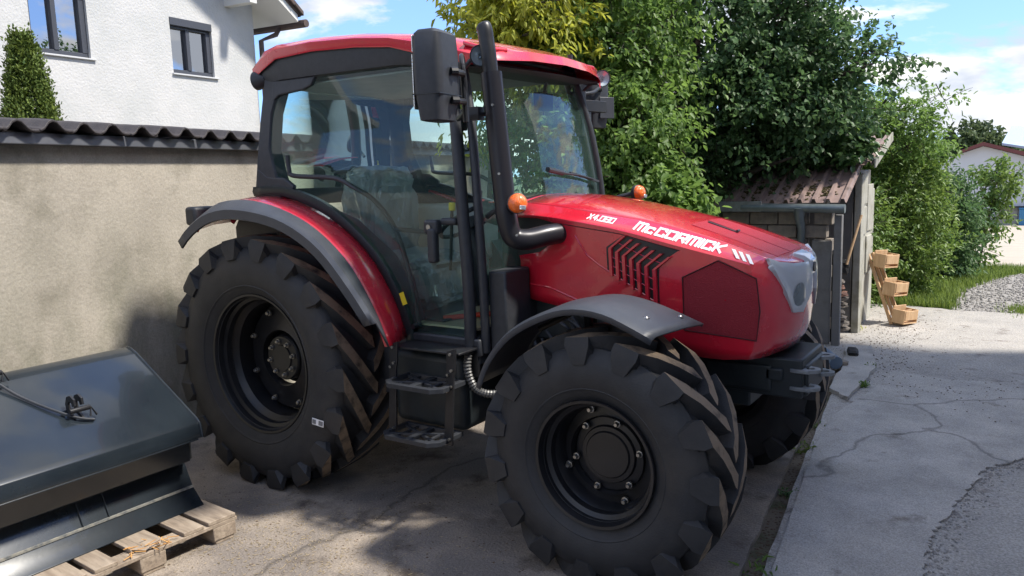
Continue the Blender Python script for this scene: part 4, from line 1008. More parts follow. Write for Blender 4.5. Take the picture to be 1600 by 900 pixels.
for z_, y_ in ((.815, -.15), (.735, -.15), (.815, .15), (.735, .15)):
    b = MB()
    if True:
        n_ = 14
        o_ = [(2.76, y_ - .055), (2.76, y_ + .055), (2.86, y_ + .05)] + [(2.885 + .04 * math.cos(t), y_ + .04 * math.sin(t)) for t in np.linspace(1.3, -1.3, 7)] + [(2.86, y_ - .05)]
        # plate with an eye: ring + neck
        c = (2.805, y_)
        out_ = []; inn = []
        for k in range(24):
            t = 2 * math.pi * k / 24; ux, uy = math.cos(t), math.sin(t)
            if ux > 0: R_ = .042
            else: R_ = min(.055 / max(abs(uy), .001), .078 / max(abs(ux), .001))
            out_.append((c[0] + ux * R_, c[1] + uy * R_)); inn.append((c[0] + ux * .018, c[1] + uy * .018))
        for dz in (0, .016):
            pass
        rows = [[(x_, y2, z_) for x_, y2 in inn], [(x_, y2, z_) for x_, y2 in out_], [(x_, y2, z_ + .016) for x_, y2 in out_], [(x_, y2, z_ + .016) for x_, y2 in inn], [(x_, y2, z_) for x_, y2 in inn]]
        b.grid(rows, closed=True)
    fixnormals(b.build('hitch_lug', GALV, T, smooth=30, bevel=.002))
b = MB(); b.box((1.10, -.52, .66), (.46, .42, .38)); b.build('fuel_tank', CHASSIS, T, bevel=.04, seg=3)
b = MB(); b.box((.55, 0, .90), (1.5, 1.0, .10)); b.box((1.15, 0, .90), (.42, 1.26, .07)); b.build('cab_floor', BLACKP, T, bevel=.01)

# ---- hood
zb_ = [(1.46, 1.10), (1.77, 1.05), (2.0, .99), (2.23, .915), (2.33, .885), (2.62, .885), (2.72, .900), (2.80, .93)]
zc2 = [(1.3, 1.525), (1.46, 1.52), (1.7, 1.50), (2.01, 1.45), (2.34, 1.37), (2.55, 1.325), (2.68, 1.29), (2.8, 1.255)]
zc1 = [(1.3, 1.588), (1.46, 1.575), (1.68, 1.55), (2.16, 1.48), (2.41, 1.415), (2.62, 1.345), (2.8, 1.275)]
ztp = [(1.28, 1.610), (1.64, 1.60), (1.9, 1.562), (2.13, 1.51), (2.29, 1.465), (2.5, 1.392), (2.7, 1.318), (2.8, 1.28)]
WB_, W2, W1 = .375, .41, .345
def Xn(v): return interp(v, [(0, 2.71), (.12, 2.735), (.25, 2.75), (.6, 2.765), (.85, 2.765), (1, 2.745)])
def plan(w_, xn):
    """half plan outline from the back to the nose centre as (x, y) with y<0"""
    k = .70
    pts = []
    xc = xn - k * w_ * w_
    stx = [1.46, 1.58, 1.68, 1.80, 1.95, 2.1, 2.25, 2.4, 2.44, 2.495, xc - .045]
    pts = [(x_, -w_) for x_ in stx]
    pts += [(xc - .018, -w_ + .005), (xc - .002, -w_ + .024)]
    for q in (.86, .7, .52, .34, .17, 0):
        y_ = -w_ * q; pts.append((xn - k * y_ * y_, y_))
    return pts
lev = [(0, 'b'), (.18, 0), (.40, 0), (.66, 0), (.86, 0), (1.0, 'c2')]
rows = []; NP = len(plan(.4, 2.7))
def side_w(v): return WB_ + (W2 - WB_) * min(1, v * 1.35)
def hoodz(x, v, lowcut=True): return interp(x, zb_) + (interp(x, zc2) - interp(x, zb_)) * v
LV = [0, .12, .25, .45, .62, .80, 1.0]
cut_lo = [(1.46, 1.315), (1.58, 1.335), (1.68, 1.40), (1.80, None)]
def side_row(v, iv):
    out_ = []
    xn = Xn(v)
    for i, (x_, y_) in enumerate(plan(side_w(v) if v > .1 else WB_ + .0 * v, xn)):
        z_ = hoodz(x_, v)
        if v < .05 and i > 9: z_ += .01
        if i < 3 and iv == 4: z_ = [1.315, 1.335, 1.40][i]
        if i < 3 and iv == 5: z_ = [1.505, 1.500, 1.475][i]
        if i < 3 and iv == 6: z_ = [1.52, 1.513, 1.502][i]
        out_.append(Vector((x_, y_, z_)))
    return out_
half = [side_row(v, i) for i, v in enumerate(LV)]
c1 = []
for i, (x_, y_) in enumerate(plan(W1, 2.752)):
    c1.append(Vector((x_, y_, interp(x_, zc1))))
half.append(c1)
def mirror_row(rw_): return rw_ + [Vector((p.x, -p.y, p.z)) for p in rw_[-2::-1]]
full = [mirror_row(r_) for r_ in half]
b = MB()
nside = len(full[0])
def sk(i, j): return i == 4 and (j < 2 or j > nside - 4)
b.grid(full, skip=sk)
# top: from left C1 to right C1
top = []
for i in range(NP):
    p = c1[i]; zc = max(interp(p.x, ztp), p.z)
    row = []
    for q in (1, .93, .62, .45, .2, 0):
        y_ = p.y * q
        kk = {1: 0, .93: .20, .62: .72, .45: .93, .2: .985, 0: 1.0}[q]
        row.append(Vector((p.x + 0, y_, p.z + (zc - p.z) * kk)))
    top.append(row + [Vector((p_.x, -p_.y, p_.z)) for p_ in row[-2::-1]])
b.grid(top)
# rear lip running back over the dash
back = []
for x_ in (1.24, 1.46):
    p = c1[0]
    back.append([Vector((x_, q.y, q.z + (0.006 if x_ < 1.3 else 0))) for q in top[0]])
b.grid(back)
hood = fixnormals(b.build('hood', RED, T, smooth=22, solid=.008))
b = MB(); b.box((1.50, 0, 1.34), (.40, .66, .42)); b.box((1.38, 0, 1.30), (.12, .62, .50)); b.build('firewall', BLACKP, T, bevel=.01)
b = MB(); b.box((1.56, -.375, 1.41), (.24, .03, .20)); b.build('exhaust_recess', BLACKM, hood)
def hp(x_, z_, off=0.0):
    """point on the near hood side"""
    zb0, zc0 = interp(x_, zb_), interp(x_, zc2)
    v = (z_ - zb0) / (zc0 - zb0)
    if v <= 1: w_ = side_w(max(0, v)) if v > .12 else WB_ + (side_w(.12) - WB_) * max(0, v) / .12
    else:
        t = (z_ - zc0) / (interp(x_, zc1) - zc0); w_ = W2 + (W1 - W2) * t
    return Vector((x_, -w_ - off, z_))
def patch(pts, off, name, mt, parent, sub=6, th=0.0):
    """polygon wrapped on the near hood side, fan subdivided from its centre"""
    cx = sum(p[0] for p in pts) / len(pts); cz = sum(p[1] for p in pts) / len(pts)
    ring = []
    for (x0_, z0_), (x1_, z1_) in zip(pts, pts[1:] + pts[:1]):
        for k in range(sub): ring.append((x0_ + (x1_ - x0_) * k / sub, z0_ + (z1_ - z0_) * k / sub))
    rows = [[hp(cx + (x_ - cx) * q, cz + (z_ - cz) * q, off) for x_, z_ in ring] for q in (1, .8, .6, .4, .2, .02)]
    rows.insert(0, [hp(x_, z_, -.004) for x_, z_ in ring])
    b = MB(); b.grid(rows, closed=True); return fixnormals(b.build(name, mt, parent, smooth=30))
hexp = [(2.315, 1.245), (2.475, 1.325), (2.638, 1.255), (2.652, 1.115), (2.635, .985), (2.315, 1.005)]
ring = lambda P, k: [(sum(p[0] for p in P) / len(P) + (x_ - sum(p[0] for p in P) / len(P)) * k, sum(p[1] for p in P) / len(P) + (z_ - sum(p[1] for p in P) / len(P)) * k) for x_, z_ in P]
b = MB()
LINE = mat('panel_gap', (0.05, 0.004, 0.006), 0.8)
g1 = [hp(x_, z_, .0025) for x_, z_ in hexp]
b.tube(g1 + [g1[0]], .0032, 6, caps=False); b.build('panel_gap', LINE, hood)
patch(hexp, .0015, 'side_grille', RED2, hood)
def bodyline(pts, r_=.0022, m_=LINE, off=.0003):
    b = MB(); P = []
    for a_, c_ in zip(pts, pts[1:]):
        for k in range(5): P.append(hp(a_[0] + (c_[0] - a_[0]) * k / 5, a_[1] + (c_[1] - a_[1]) * k / 5, off))
    P.append(hp(*pts[-1], off)); b.tube(P, r_, 6); b.build('panel_seam', m_, hood)
bodyline([(1.70, 1.475), (2.01, 1.432), (2.30, 1.362)])
bodyline([(1.78, 1.42), (1.84, 1.33), (1.90, 1.285), (2.19, 1.12)], .004, RED)
bodyline([(1.475, 1.175), (1.62, 1.16), (1.86, 1.075)], .005, RED)
# vents: dark slots with red louvres between
patch([(1.945, 1.255), (1.945, 1.37), (2.03, 1.425), (2.30, 1.365), (2.205, 1.30), (2.20, 1.115)], .0008, 'vent_opening', BLACKM, hood)
sl_ = [(1.968, 1.375, 1.245), (2.002, 1.358, 1.228), (2.036, 1.342, 1.208), (2.072, 1.327, 1.186), (2.108, 1.312, 1.166), (2.146, 1.298, 1.144), (2.185, 1.285, 1.125)]
for k, (x_, zt_, zb0) in enumerate(sl_):
    b = MB(); wv = .0165
    P0 = [(x_, zb0 - .010), (x_, zt_ - .01), (x_ + .075, zt_ + .05)]
    rows = []
    for (px_, pz_) in P0:
        rows.append([hp(px_ - wv * .55, pz_ - (0 if px_ == x_ else .0), .002), hp(px_ - wv * .45, pz_, .016), hp(px_ + wv * .5, pz_, .016), hp(px_ + wv * .65, pz_, .002)])
    b.grid(rows); fixnormals(b.build('louvre', RED, hood, smooth=0, bevel=.0015))
b = MB()
for (xa, dz) in ((1.985, 0), ):
    for q in (.36, .68):
        P = []
        for x_, zt_, zb0 in sl_: P.append(hp(x_, zt_ + (zb0 - zt_) * q, .005))
        b.tube(P, .0022, 6)
    b.tube([hp(x_ + .035, zt_ + .018, .005) for x_, zt_, zb0 in sl_], .0022, 6)
b.build('vent_mesh', RED, hood)
# ---- lettering
GLY = {'m': [[(0, 0), (0, 1), (1, 1), (1, 0)], [(.5, 1), (.5, 0)]], 'c': [[(.8, .62), (.8, .72), (0, .72), (0, 0), (.8, 0), (.8, .1)]],
       'C': [[(1, .78), (1, 1), (0, 1), (0, 0), (1, 0), (1, .22)]], 'O': [[(0, 0), (0, 1), (1, 1), (1, 0), (0, 0)]],
       'R': [[(0, 0), (0, 1), (1, 1), (1, .45), (0, .45)], [(.55, .45), (1, 0)]], 'I': [[(0, 0), (0, 1)]], 'K': [[(0, 0), (0, 1)], [(1, 1), (.12, .5)], [(.25, .5), (1, 0)]],
       'X': [[(0, 0), (1, 1)], [(0, 1), (1, 0)]], '4': [[(.75, 0), (.75, 1)], [(.5, 1), (0, .35), (1, .35)]], '.': [[(0, 0), (0, .12)]], '0': [[(0, 0), (0, 1), (1, 1), (1, 0), (0, 0)]],
       '8': [[(0, 0), (0, 1), (1, 1), (1, 0), (0, 0)], [(0, .5), (1, .5)]]}
def letters(text, p0, p1, h, sw, gap, shear, name, parent, gw):
    """stroke letters laid along p0->p1 (x,z on the hood side)"""
    wd = {'I': .02, '.': .02, 'm': 1.25, 'O': 1.08}
    tot = sum(wd.get(c, 1) * gw for c in text) + gap * (len(text) - 1)
    L = math.hypot(p1[0] - p0[0], p1[1] - p0[1]); k = L / (tot * 1.0)
    ux, uz = (p1[0] - p0[0]) / L, (p1[1] - p0[1]) / L
    b = MB(); x = 0
    for ch in text:
        w_ = wd.get(ch, 1) * gw * k
        for st in GLY[ch]:
            for a_, c_ in zip(st, st[1:]):
                A = Vector((x + a_[0] * w_ + a_[1] * h * shear, a_[1] * h)); C = Vector((x + c_[0] * w_ + c_[1] * h * shear, c_[1] * h))
                d = (C - A); l = d.length; d.normalize(); n_ = Vector((-d.y, d.x)); e = sw * .5
                wx = e * (1.35 if abs(d.y) > .6 else 1.0)
                q = [A - d * e + n_ * wx, C + d * e + n_ * wx, C + d * e - n_ * wx, A - d * e - n_ * wx]
                vs = [hp(p0[0] + ux * v_.x - uz * v_.y, p0[1] + uz * v_.x + ux * v_.y, .0018) for v_ in q]
                b.add(vs, [(0, 1, 2, 3)])
        x += w_ + gap * k
    return fixnormals(b.build(name, WHITE, parent, smooth=0))
letters('mcCORmICK', (2.075, 1.455), (2.475, 1.358), .029, .0085, .42, .30, 'lettering', hood, 1.0)
letters('X4.080', (1.832, 1.500), (1.965, 1.478), .020, .0045, .42, .25, 'lettering', hood, 1.0)
b = MB()
for k in range(3):
    x_ = 2.515 + k * .030; z_ = 1.350 - k * .010
    b.add([hp(x_, z_ + .022, .0018), hp(x_ + .016, z_ + .018, .0018), hp(x_ + .048, z_ - .018, .0018), hp(x_ + .032, z_ - .014, .0018)], [(0, 1, 2, 3)])
fixnormals(b.build('stripe_emblem', WHITE, hood, smooth=0))
# darker mesh insert on the hood top near the nose
b = MB()
def ht(x_, q, off):
    w_ = W1; zc = interp(x_, ztp); z1 = interp(x_, zc1)
    kk = interp(q, [(0, 1), (.2, .985), (.45, .93), (.62, .72), (.93, .2), (1, 0)])
    return Vector((x_, -w_ * q, z1 + (zc - z1) * kk + off))
rows = [[ht(x_, abs(q), .0012) * 1 for q in (.62, .45, .2, .02)] for x_ in (2.28, 2.4, 2.5, 2.6, 2.67)]
b.grid(rows); rows = [[Vector((p.x, -p.y, p.z)) for p in r_] for r_ in rows]; b.grid(rows)
fixnormals(b.build('top_grille', mat('red_top_mesh', (0.36, .008, .02), .4, bump=.4, bscale=400), hood, smooth=30))
b = MB(); b.bar(ht(2.30, .12, .003), ht(2.44, .10, .003), .022, .004); b.tube([ht(2.44, .14, .010), ht(2.44, .05, .010)], .006, 8); b.build('hood_latch', BLACKP, hood)
# ---- silver headlight mask on the nose
def nose(y_, z_, off=0.0):
    x0_ = interp(z_, [(.90, 2.68), (1.0, 2.73), (1.12, 2.762), (1.22, 2.765), (1.29, 2.75), (1.34, 2.73)])
    return Vector((x0_ - .70 * y_ * y_ + off, y_, z_))
def ytop(q): return q
b = MB(); rows = []
out_top = [(-.345, 1.335), (-.29, 1.315), (-.2, 1.300), (-.1, 1.295), (-.04, 1.293)]
out_bot = [(-.335, 1.300), (-.275, 1.180), (-.205, 1.085), (-.11, 1.075), (-.04, 1.16)]
for k in range(17):
    t = k / 16; r_ = []
    for (ya, za), (yb, zb1) in zip(out_top, out_bot):
        y_ = ya + (yb - ya) * t; z_ = za + (zb1 - za) * t
        edge = min(t, 1 - t) * 2
        off = .018 - .013 * max(0, math.sin(math.pi * min(1, max(0, (t - .18) / .8)))) * max(0, math.sin(math.pi * min(1, max(0, (-.04 - y_) / .28))))
        r_.append(nose(y_, z_, off))
    rows.append(r_)
def densify(rows, n=5):
    o = []
    for r_ in rows:
        q = []
        for a_, c_ in zip(r_, r_[1:]):
            for k in range(n): q.append(a_.lerp(c_, k / n))
        q.append(r_[-1]); o.append(q)
    return o
rows = densify(rows)
b.grid(rows); b.grid([[Vector((p.x, -p.y, p.z)) for p in r_] for r_ in rows])
mask = fixnormals(b.build('headlight_mask', SILV, T, smooth=50, solid=.026, bevel=.003))
for s in (-1, 1):
    rows = []; lrow = []
    for k in range(15):
        t = 2 * math.pi * k / 14
        rows.append([nose(s * (.155 + .056 * q * math.cos(t)), 1.145 + .062 * q * math.sin(t) * (1.1), -.000 + .003 * q * q + .005) for q in (0, .3, .6, .85, 1.0)])
        lrow.append([nose(s * (.155 + .056 * q * math.cos(t)), 1.145 + .062 * q * math.sin(t) * 1.1, -.0 + .010 + .003 * (1 - q * q)) for q in (0, .3, .6, .85, 1.0)])
    b = MB(); b.grid(rows); hl_ = fixnormals(b.build('headlight', LAMPIN, T, smooth=60))
    b = MB(); b.grid(lrow); fixnormals(b.build('lens', LENS, hl_, smooth=60))
b = MB(); b.prism([(2.70, -.085, 1.335), (2.70, .085, 1.335), (2.75, .065, 1.322), (2.772, .045, 1.295), (2.772, -.045, 1.295), (2.75, -.065, 1.322)], (0, 0, -.035)); b.box((2.76, 0, 1.265), (.03, .07, .07))
fixnormals(b.build('nose_emblem', SILV, T, smooth=0, bevel=.006))
b = MB(); b.tube([(2.774, 0, 1.265), (2.781, 0, 1.265)], .022, 20); b.build('badge', BLACKP, T)
sticker(T, nose(-.30, .985, .001), (-.45, 1, 0), (0, 0, 1), .03, .012, BLACKP, 'hood_mark')

# ---- rear fenders
def fender(s):
    I = resample([(-.47, 0, 1.49), (-.38, 0, 1.56), (-.2, 0, 1.625), (.07, 0, 1.625), (.42, 0, 1.505), (.69, 0, 1.31), (.85, 0, 1.08), (.915, 0, .90)], 26)
    O = resample([(-.47, 0, 1.455), (-.38, 0, 1.53), (-.2, 0, 1.60), (.1, 0, 1.60), (.45, 0, 1.50), (.72, 0, 1.32), (.90, 0, 1.08), (.985, 0, .90)], 26)
    F = resample([(-.50, 0, 1.40), (-.40, 0, 1.475), (-.22, 0, 1.555), (.02, 0, 1.58), (.36, 0, 1.53), (.63, 0, 1.405), (.83, 0, 1.22), (.99, 0, 1.03)], 26)
    rows = []
    for k in range(26):
        i, o = I[k], O[k]
        m_ = (i + o) / 2
        dr = (m_ - Vector((0, 0, .707))).normalized()
        rows.append([Vector((i.x, s * .62, i.z)) - dr * .02, Vector((i.x, s * .64, i.z)), Vector((m_.x, s * .76, m_.z)) + dr * .012, Vector((o.x, s * .865, o.z)) + dr * .006, Vector((o.x, s * .885, o.z)) - dr * .015])
    b = MB(); b.grid(rows); fd = fixnormals(b.build('rear_fender', RED, T, smooth=60, solid=.012))
    rows = []
    for k in range(26):
        o, f_ = O[k], F[k]
        dr = (f_ - Vector((0, 0, .707))).normalized(); lip = .055
        rows.append([Vector((o.x, s * .872, o.z)) + dr * .004, Vector((o.x, s * .885, o.z)) + dr * .014, Vector((f_.x, s * .965, f_.z)) + dr * .010, Vector((f_.x, s * .985, f_.z)) - dr * .006, Vector((f_.x, s * .985, f_.z)) - dr * lip, Vector((f_.x, s * .975, f_.z)) - dr * (lip + .004)])
    b = MB(); b.grid(rows); fixnormals(b.build('fender_flare', GREYP, fd, smooth=40, solid=.008))
    return fd
for s in (-1, 1): fender(s)
for s in (-1, 1):
    b = MB(); b.box((-.52, s * .80, 1.53), (.10, .16, .11)); b.build('tail_lamp', BLACKP, T, bevel=.02, seg=3)
# inner wheel-arch wall
for s in (-1, 1):
    P = [(-.45, 1.45), (-.38, 1.55), (-.2, 1.61), (.07, 1.61), (.42, 1.49), (.69, 1.30), (.84, 1.07), (.90, .88), (.9, .6), (.3, .5), (-.45, .9)]
    b = MB(); b.prism([(x_, s * .455, z_) for x_, z_ in P], (0, s * .165, 0)); fixnormals(b.build('wheel_arch', BLACKP, T, smooth=0))
# ---- front fenders
for s in (-1, 1):
    A = resample([(1.575, 0, .80), (1.64, 0, .935), (1.76, 0, 1.06), (1.93, 0, 1.150), (2.08, 0, 1.185), (2.24, 0, 1.165), (2.41, 0, 1.085)], 24)
    rows = []
    for k, p in enumerate(A):
        dr = (p - Vector((WB, 0, .52))).normalized(); t = k / 23
        yo = .975; yi = .60
        if t > .86: yo = .975 - (t - .86) / .14 * .02
        sh = .0 if t < .8 else (t - .8) / .2 * .07
        rows.append([Vector((p.x + sh, s * (yi - .004), p.z)) - dr * .014, Vector((p.x + sh, s * yi, p.z)), Vector((p.x + sh * .6, s * (yi * .55 + yo * .45), p.z)) + dr * .012, Vector((p.x, s * (yo - .03), p.z)) + dr * .004, Vector((p.x, s * yo, p.z)) - dr * .008, Vector((p.x, s * yo, p.z)) - dr * .032])
    b = MB(); b.grid(rows); ff = fixnormals(b.build('front_fender', GREYP, T, smooth=50, solid=.007))
    for (xx, yy, zz_) in ((2.40, .66, 1.118), (2.33, .84, 1.137)):
        b = MB(); b.lathe([(.0001, .008), (.008, .007), (.011, .003), (.016, .002), (.016, -.004)], ax='Z', n=12); b.v = [(p[0] + xx, p[1] + s * yy, p[2] + zz_) for p in b.v]; b.build('bolt', STEEL, ff)
    b = MB(); b.tube([(2.05, s * .62, .60), (2.0, s * .66, .9), (2.0, s * .72, 1.15)], .02, 10); b.tube([(1.75, s * .70, 1.02), (1.95, s * .70, 1.12), (2.2, s * .70, 1.12)], .013, 8); b.build('fender_stay', BLACKM, ff)

# ---- cab
def cy(z_): return interp(z_, [(.85, .655), (1.6, .66), (2.0, .615), (2.32, .56)])
cab = T
def C_(x_, z_, s=-1, off=0): return Vector((x_, s * (cy(z_) + off), z_))
for s in (-1, 1):
    # rear post
    b = MB(); rows = []
    for z_ in (1.60, 1.75, 1.9, 2.1, 2.33):
        x_ = interp(z_, [(1.6, -.215), (2.33, -.165)])
        x2 = interp(z_, [(1.6, .05), (1.72, .02), (1.80, -.08), (2.15, -.07), (2.22, -.05), (2.26, -.02), (2.33, .0)])
        y_ = cy(z_)
        rows.append([(x_, s * (y_ - .10), z_), (x_, s * (y_ - .01), z_), (x_ + .02, s * (y_ + .006), z_), (x2 - .01, s * (y_ + .006), z_), (x2, s * (y_ - .01), z_), (x2, s * (y_ - .08), z_)])
    b.grid(rows, closed=True); fixnormals(b.build('rear_post', BLACKP, cab, smooth=35))
    # rounded gusset top and bottom of the quarter glass
    b = MB(); b.prism([C_(-.08, 2.285, s, .008), C_(.27, 2.285, s, .008), C_(.24, 2.235, s, .008), C_(.18, 2.215, s, .008), C_(-.02, 2.20, s, .008), C_(-.08, 2.16, s, .008)], (0, -s * .03, 0))
    fixnormals(b.build('hinge_cover', BLACKP, cab, smooth=0, bevel=.008)); b = MB()
    b.prism([C_(-.18, 1.80, s, .008), C_(-.09, 1.745, s, .008), C_(.05, 1.735, s, .008), C_(.13, 1.69, s, .008), C_(.12, 1.655, s, .008), C_(-.18, 1.655, s, .008)], (0, -s * .03, 0))
    fixnormals(b.build('hinge_cover', BLACKP, cab, smooth=0, bevel=.008))
    # body panel round the arch
    Oa = resample([(-.2, 0, 1.635), (.07, 0, 1.63), (.42, 0, 1.51), (.69, 0, 1.315), (.85, 0, 1.08), (.91, 0, .90), (.93, 0, .84)], 20)
    Ia = resample([(-.2, 0, 1.69), (.09, 0, 1.68), (.42, 0, 1.572), (.72, 0, 1.355), (.895, 0, 1.11), (.965, 0, .93), (.985, 0, .90)], 20)
    rows = [[Vector((o.x, s * .615, o.z)), Vector((o.x, s * .665, o.z)), Vector((o.x * .5 + i.x * .5, s * .675, (o.z + i.z) / 2)), Vector((i.x, s * .668, i.z)), Vector((i.x, s * .635, i.z))] for o, i in zip(Oa, Ia)]
    b = MB(); b.grid(rows); fixnormals(b.build('arch_panel', mat('dark_green_black_panel', (.014, .022, .024), .35) if s < 0 else BLACKP, cab, smooth=45, solid=.01))
    b = MB(); b.box((1.16, s * .645, .885), (.46, .05, .09)); b.box((1.17, s * .60, .84), (.42, .12, .08)); b.build('sill', BLACKP, cab, bevel=.01)
    # A pillar and door front frame
    b = MB(); b.tube(smoothpath([(1.395, s * .625, .86), (1.40, s * .64, 1.2), (1.385, s * .64, 1.6), (1.33, s * .595, 2.0), (1.24, s * .54, 2.33)], 8), .022, 12); b.build('front_pillar', BLACKP, cab)
    b = MB(); P = smoothpath([(1.325, s * .655, .86), (1.335, s * .67, 1.2), (1.315, s * .67, 1.6), (1.26, s * .625, 2.0), (1.20, s * .585, 2.27)], 8); b.tube(P, .030, 12); b.build('door_post', BLACKP, cab)
    # side glass
    g_ = [(.03, 1.72), (.2, 1.70), (.42, 1.61), (.74, 1.385), (.92, 1.13), (1.0, .93), (1.31, .93)]
    rows = []
    for x_ in np.linspace(-.10, 1.33, 22):
        zl = interp(x_, [(-.1, 1.69), (.1, 1.68), (.2, 1.66), (.42, 1.57), (.60, 1.46), (.72, 1.35), (.895, 1.11), (.97, .93), (1.33, .92)])
        xt = lambda z_: x_ - (interp(z_, [(1.5, 0), (2.3, .10)]) * (x_ / 1.33))
        rows.append([Vector((xt(z_), s * (cy(z_) - .006), z_)) for z_ in [zl + (2.28 - zl) * q for q in (0, .15, .3, .45, .6, .75, .88, 1)]])
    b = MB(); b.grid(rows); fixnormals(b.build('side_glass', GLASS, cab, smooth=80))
    # curved door tube, cross bar, handle
    dt = [(.075, 1.86), (.08, 1.78), (.12, 1.745), (.43, 1.725), (.57, 1.675), (.72, 1.60), (.85, 1.46), (.93, 1.24), (.985, .96)]
    b = MB(); b.tube(smoothpath([(x_, s * .635, z_) for x_, z_ in dt], 5), .013, 10); b.tube([(.86, s * .638, 1.455), (1.12, s * .64, 1.44)], .012, 10); b.build('door_frame', BLACKP, cab)
    b = MB(); b.box((1.155, s * .70, 1.475), (.085, .05, .07)); b.box((1.165, s * .715, 1.385), (.05, .045, .17)); b.box((1.24, s * .68, 1.50), (.10, .03, .035)); dh = b.build('door_handle', BLACKP, cab, bevel=.014, seg=3)
    b = MB(); b.tube([(1.15, s * .724, 1.475), (1.15, s * .731, 1.475)], .013, 14); b.build('lock', STEEL, dh)
    b = MB(); b.tube([(.985, s * .655, .965), (.985, s * .69, .965)], .014, 10); b.build('hinge', BLACKM, cab)
sticker(cab, (.925, -.684, 1.105), (-.35, 0, .95), (.95, 0, .35), .065, .032, YEL, 'warning_sticker')
# windshield
rows = []
for z_ in np.linspace(1.12, 2.29, 12):
    xe = interp(z_, [(1.1, 1.40), (1.6, 1.385), (2.0, 1.33), (2.29, 1.25)]); ye = interp(z_, [(1.1, .63), (1.6, .635), (2.0, .59), (2.29, .54)])
    rows.append([Vector((xe + .07 * (1 - (q * q)), ye * q, z_)) for q in np.linspace(-1, 1, 15)])
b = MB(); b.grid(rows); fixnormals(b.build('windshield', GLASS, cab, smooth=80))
b = MB(); top_ = [p + Vector((.004, 0, 0)) for p in rows[-1]]; b.tube(top_, .012, 8); b.build('windshield_seal', BLACKP, cab)
rows = [[Vector((-.19 + .04 * (z_ - 1.7), y_, z_)) for y_ in np.linspace(-.5, .5, 5)] for z_ in (1.66, 2.0, 2.30)]
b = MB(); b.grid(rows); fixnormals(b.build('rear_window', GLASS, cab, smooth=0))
b = MB(); b.box((-.20, 0, 1.62), (.05, 1.22, .10)); b.build('rear_crossmember', BLACKP, cab, bevel=.01)
# wiper
b = MB(); b.tube([(1.475, -.05, 1.72), (1.478, .20, 1.70), (1.445, .42, 1.675)], .006, 8); b.tube([(1.49, -.16, 1.735), (1.485, .0, 1.715)], .014, 8); b.bar((1.475, .1, 1.715), (1.43, .52, 1.66), .012, .012); b.build('wiper', BLACKP, cab)
# roof
def rsec(x_, w_, zt_, zl, c=.05):
    """half sections: red shell"""
    return [(x_, -w_ + .004, zl - .012), (x_, -w_, zl), (x_, -w_ - .004, zl + (zt_ - zl) * .45), (x_, -w_ + .025, zt_ - .022), (x_, -w_ + .10, zt_ - .004), (x_, -w_ * .5, zt_ + .008), (x_, 0, zt_ + .012)]
secs = [(-.275, .50, 2.365, 2.315), (-.24, .575, 2.415, 2.325), (-.12, .605, 2.475, 2.36), (0, .615, 2.495, 2.405), (.3, .62, 2.495, 2.415), (.62, .62, 2.475, 2.40), (.86, .62, 2.445, 2.375), (1.0, .62, 2.425, 2.335), (1.18, .62, 2.385, 2.29), (1.33, .605, 2.335, 2.245), (1.40, .57, 2.30, 2.24)]
rows = []
for s_ in secs:
    h_ = [Vector(p) for p in rsec(*s_)]
    rows.append(h_ + [Vector((p.x, -p.y, p.z)) for p in h_[-2::-1]])
# front edge sweeps forward in the middle
def bow(rows, k=.10, x0=1.0):
    for r_ in rows:
        for p in r_:
            if p.x > x0: p.x += (p.x - x0) / .4 * k * (1 - (p.y / .62) ** 2); p.z -= 0
    return rows
rows = bow(rows)
last = rows[-1]
rows.append([p + Vector((.012, 0, -.03)) if abs(p.y) > .5 else p + Vector((.02, 0, -.045)) for p in last])
b = MB(); b.grid(rows)
n0 = len(rows[0]); b.f.append(tuple(range(n0))); b.m.append(0)
roof = fixnormals(b.build('roof', RED, cab, smooth=40))
rows = []
for (x_, w_, zt_, zl) in secs:
    zb1 = interp(x_, [(-.28, 2.30), (-.2, 2.26), (0, 2.275), (.9, 2.27), (1.2, 2.235), (1.4, 2.225)])
    rows.append([Vector((x_, -w_ + .02, zl)), Vector((x_, -w_ + .018, zl - .02)), Vector((x_, -w_ + .035, zb1 + .01)), Vector((x_, -w_ + .07, zb1)), Vector((x_, 0, zb1 - .002)), Vector((x_, w_ - .07, zb1)), Vector((x_, w_ - .035, zb1 + .01)), Vector((x_, w_ - .018, zl - .02)), Vector((x_, w_ - .02, zl))])
rows = bow(rows, .09)
b = MB(); b.grid(rows); b.f.append(tuple(range(9))); b.m.append(0); b.f.append(tuple(range(len(b.v) - 9, len(b.v)))); b.m.append(0)
fixnormals(b.build('roof_underside', BLACKP, cab, smooth=40))
for s in (-1, 1):
    b = MB(); b.prism([(1.30, s * .44, 2.335), (1.30, s * .60, 2.325), (1.405, s * .575, 2.29), (1.455, s * .44, 2.29)], (0, 0, .022)); fixnormals(b.build('roof_light_hood', RED, roof, smooth=0, bevel=.008))
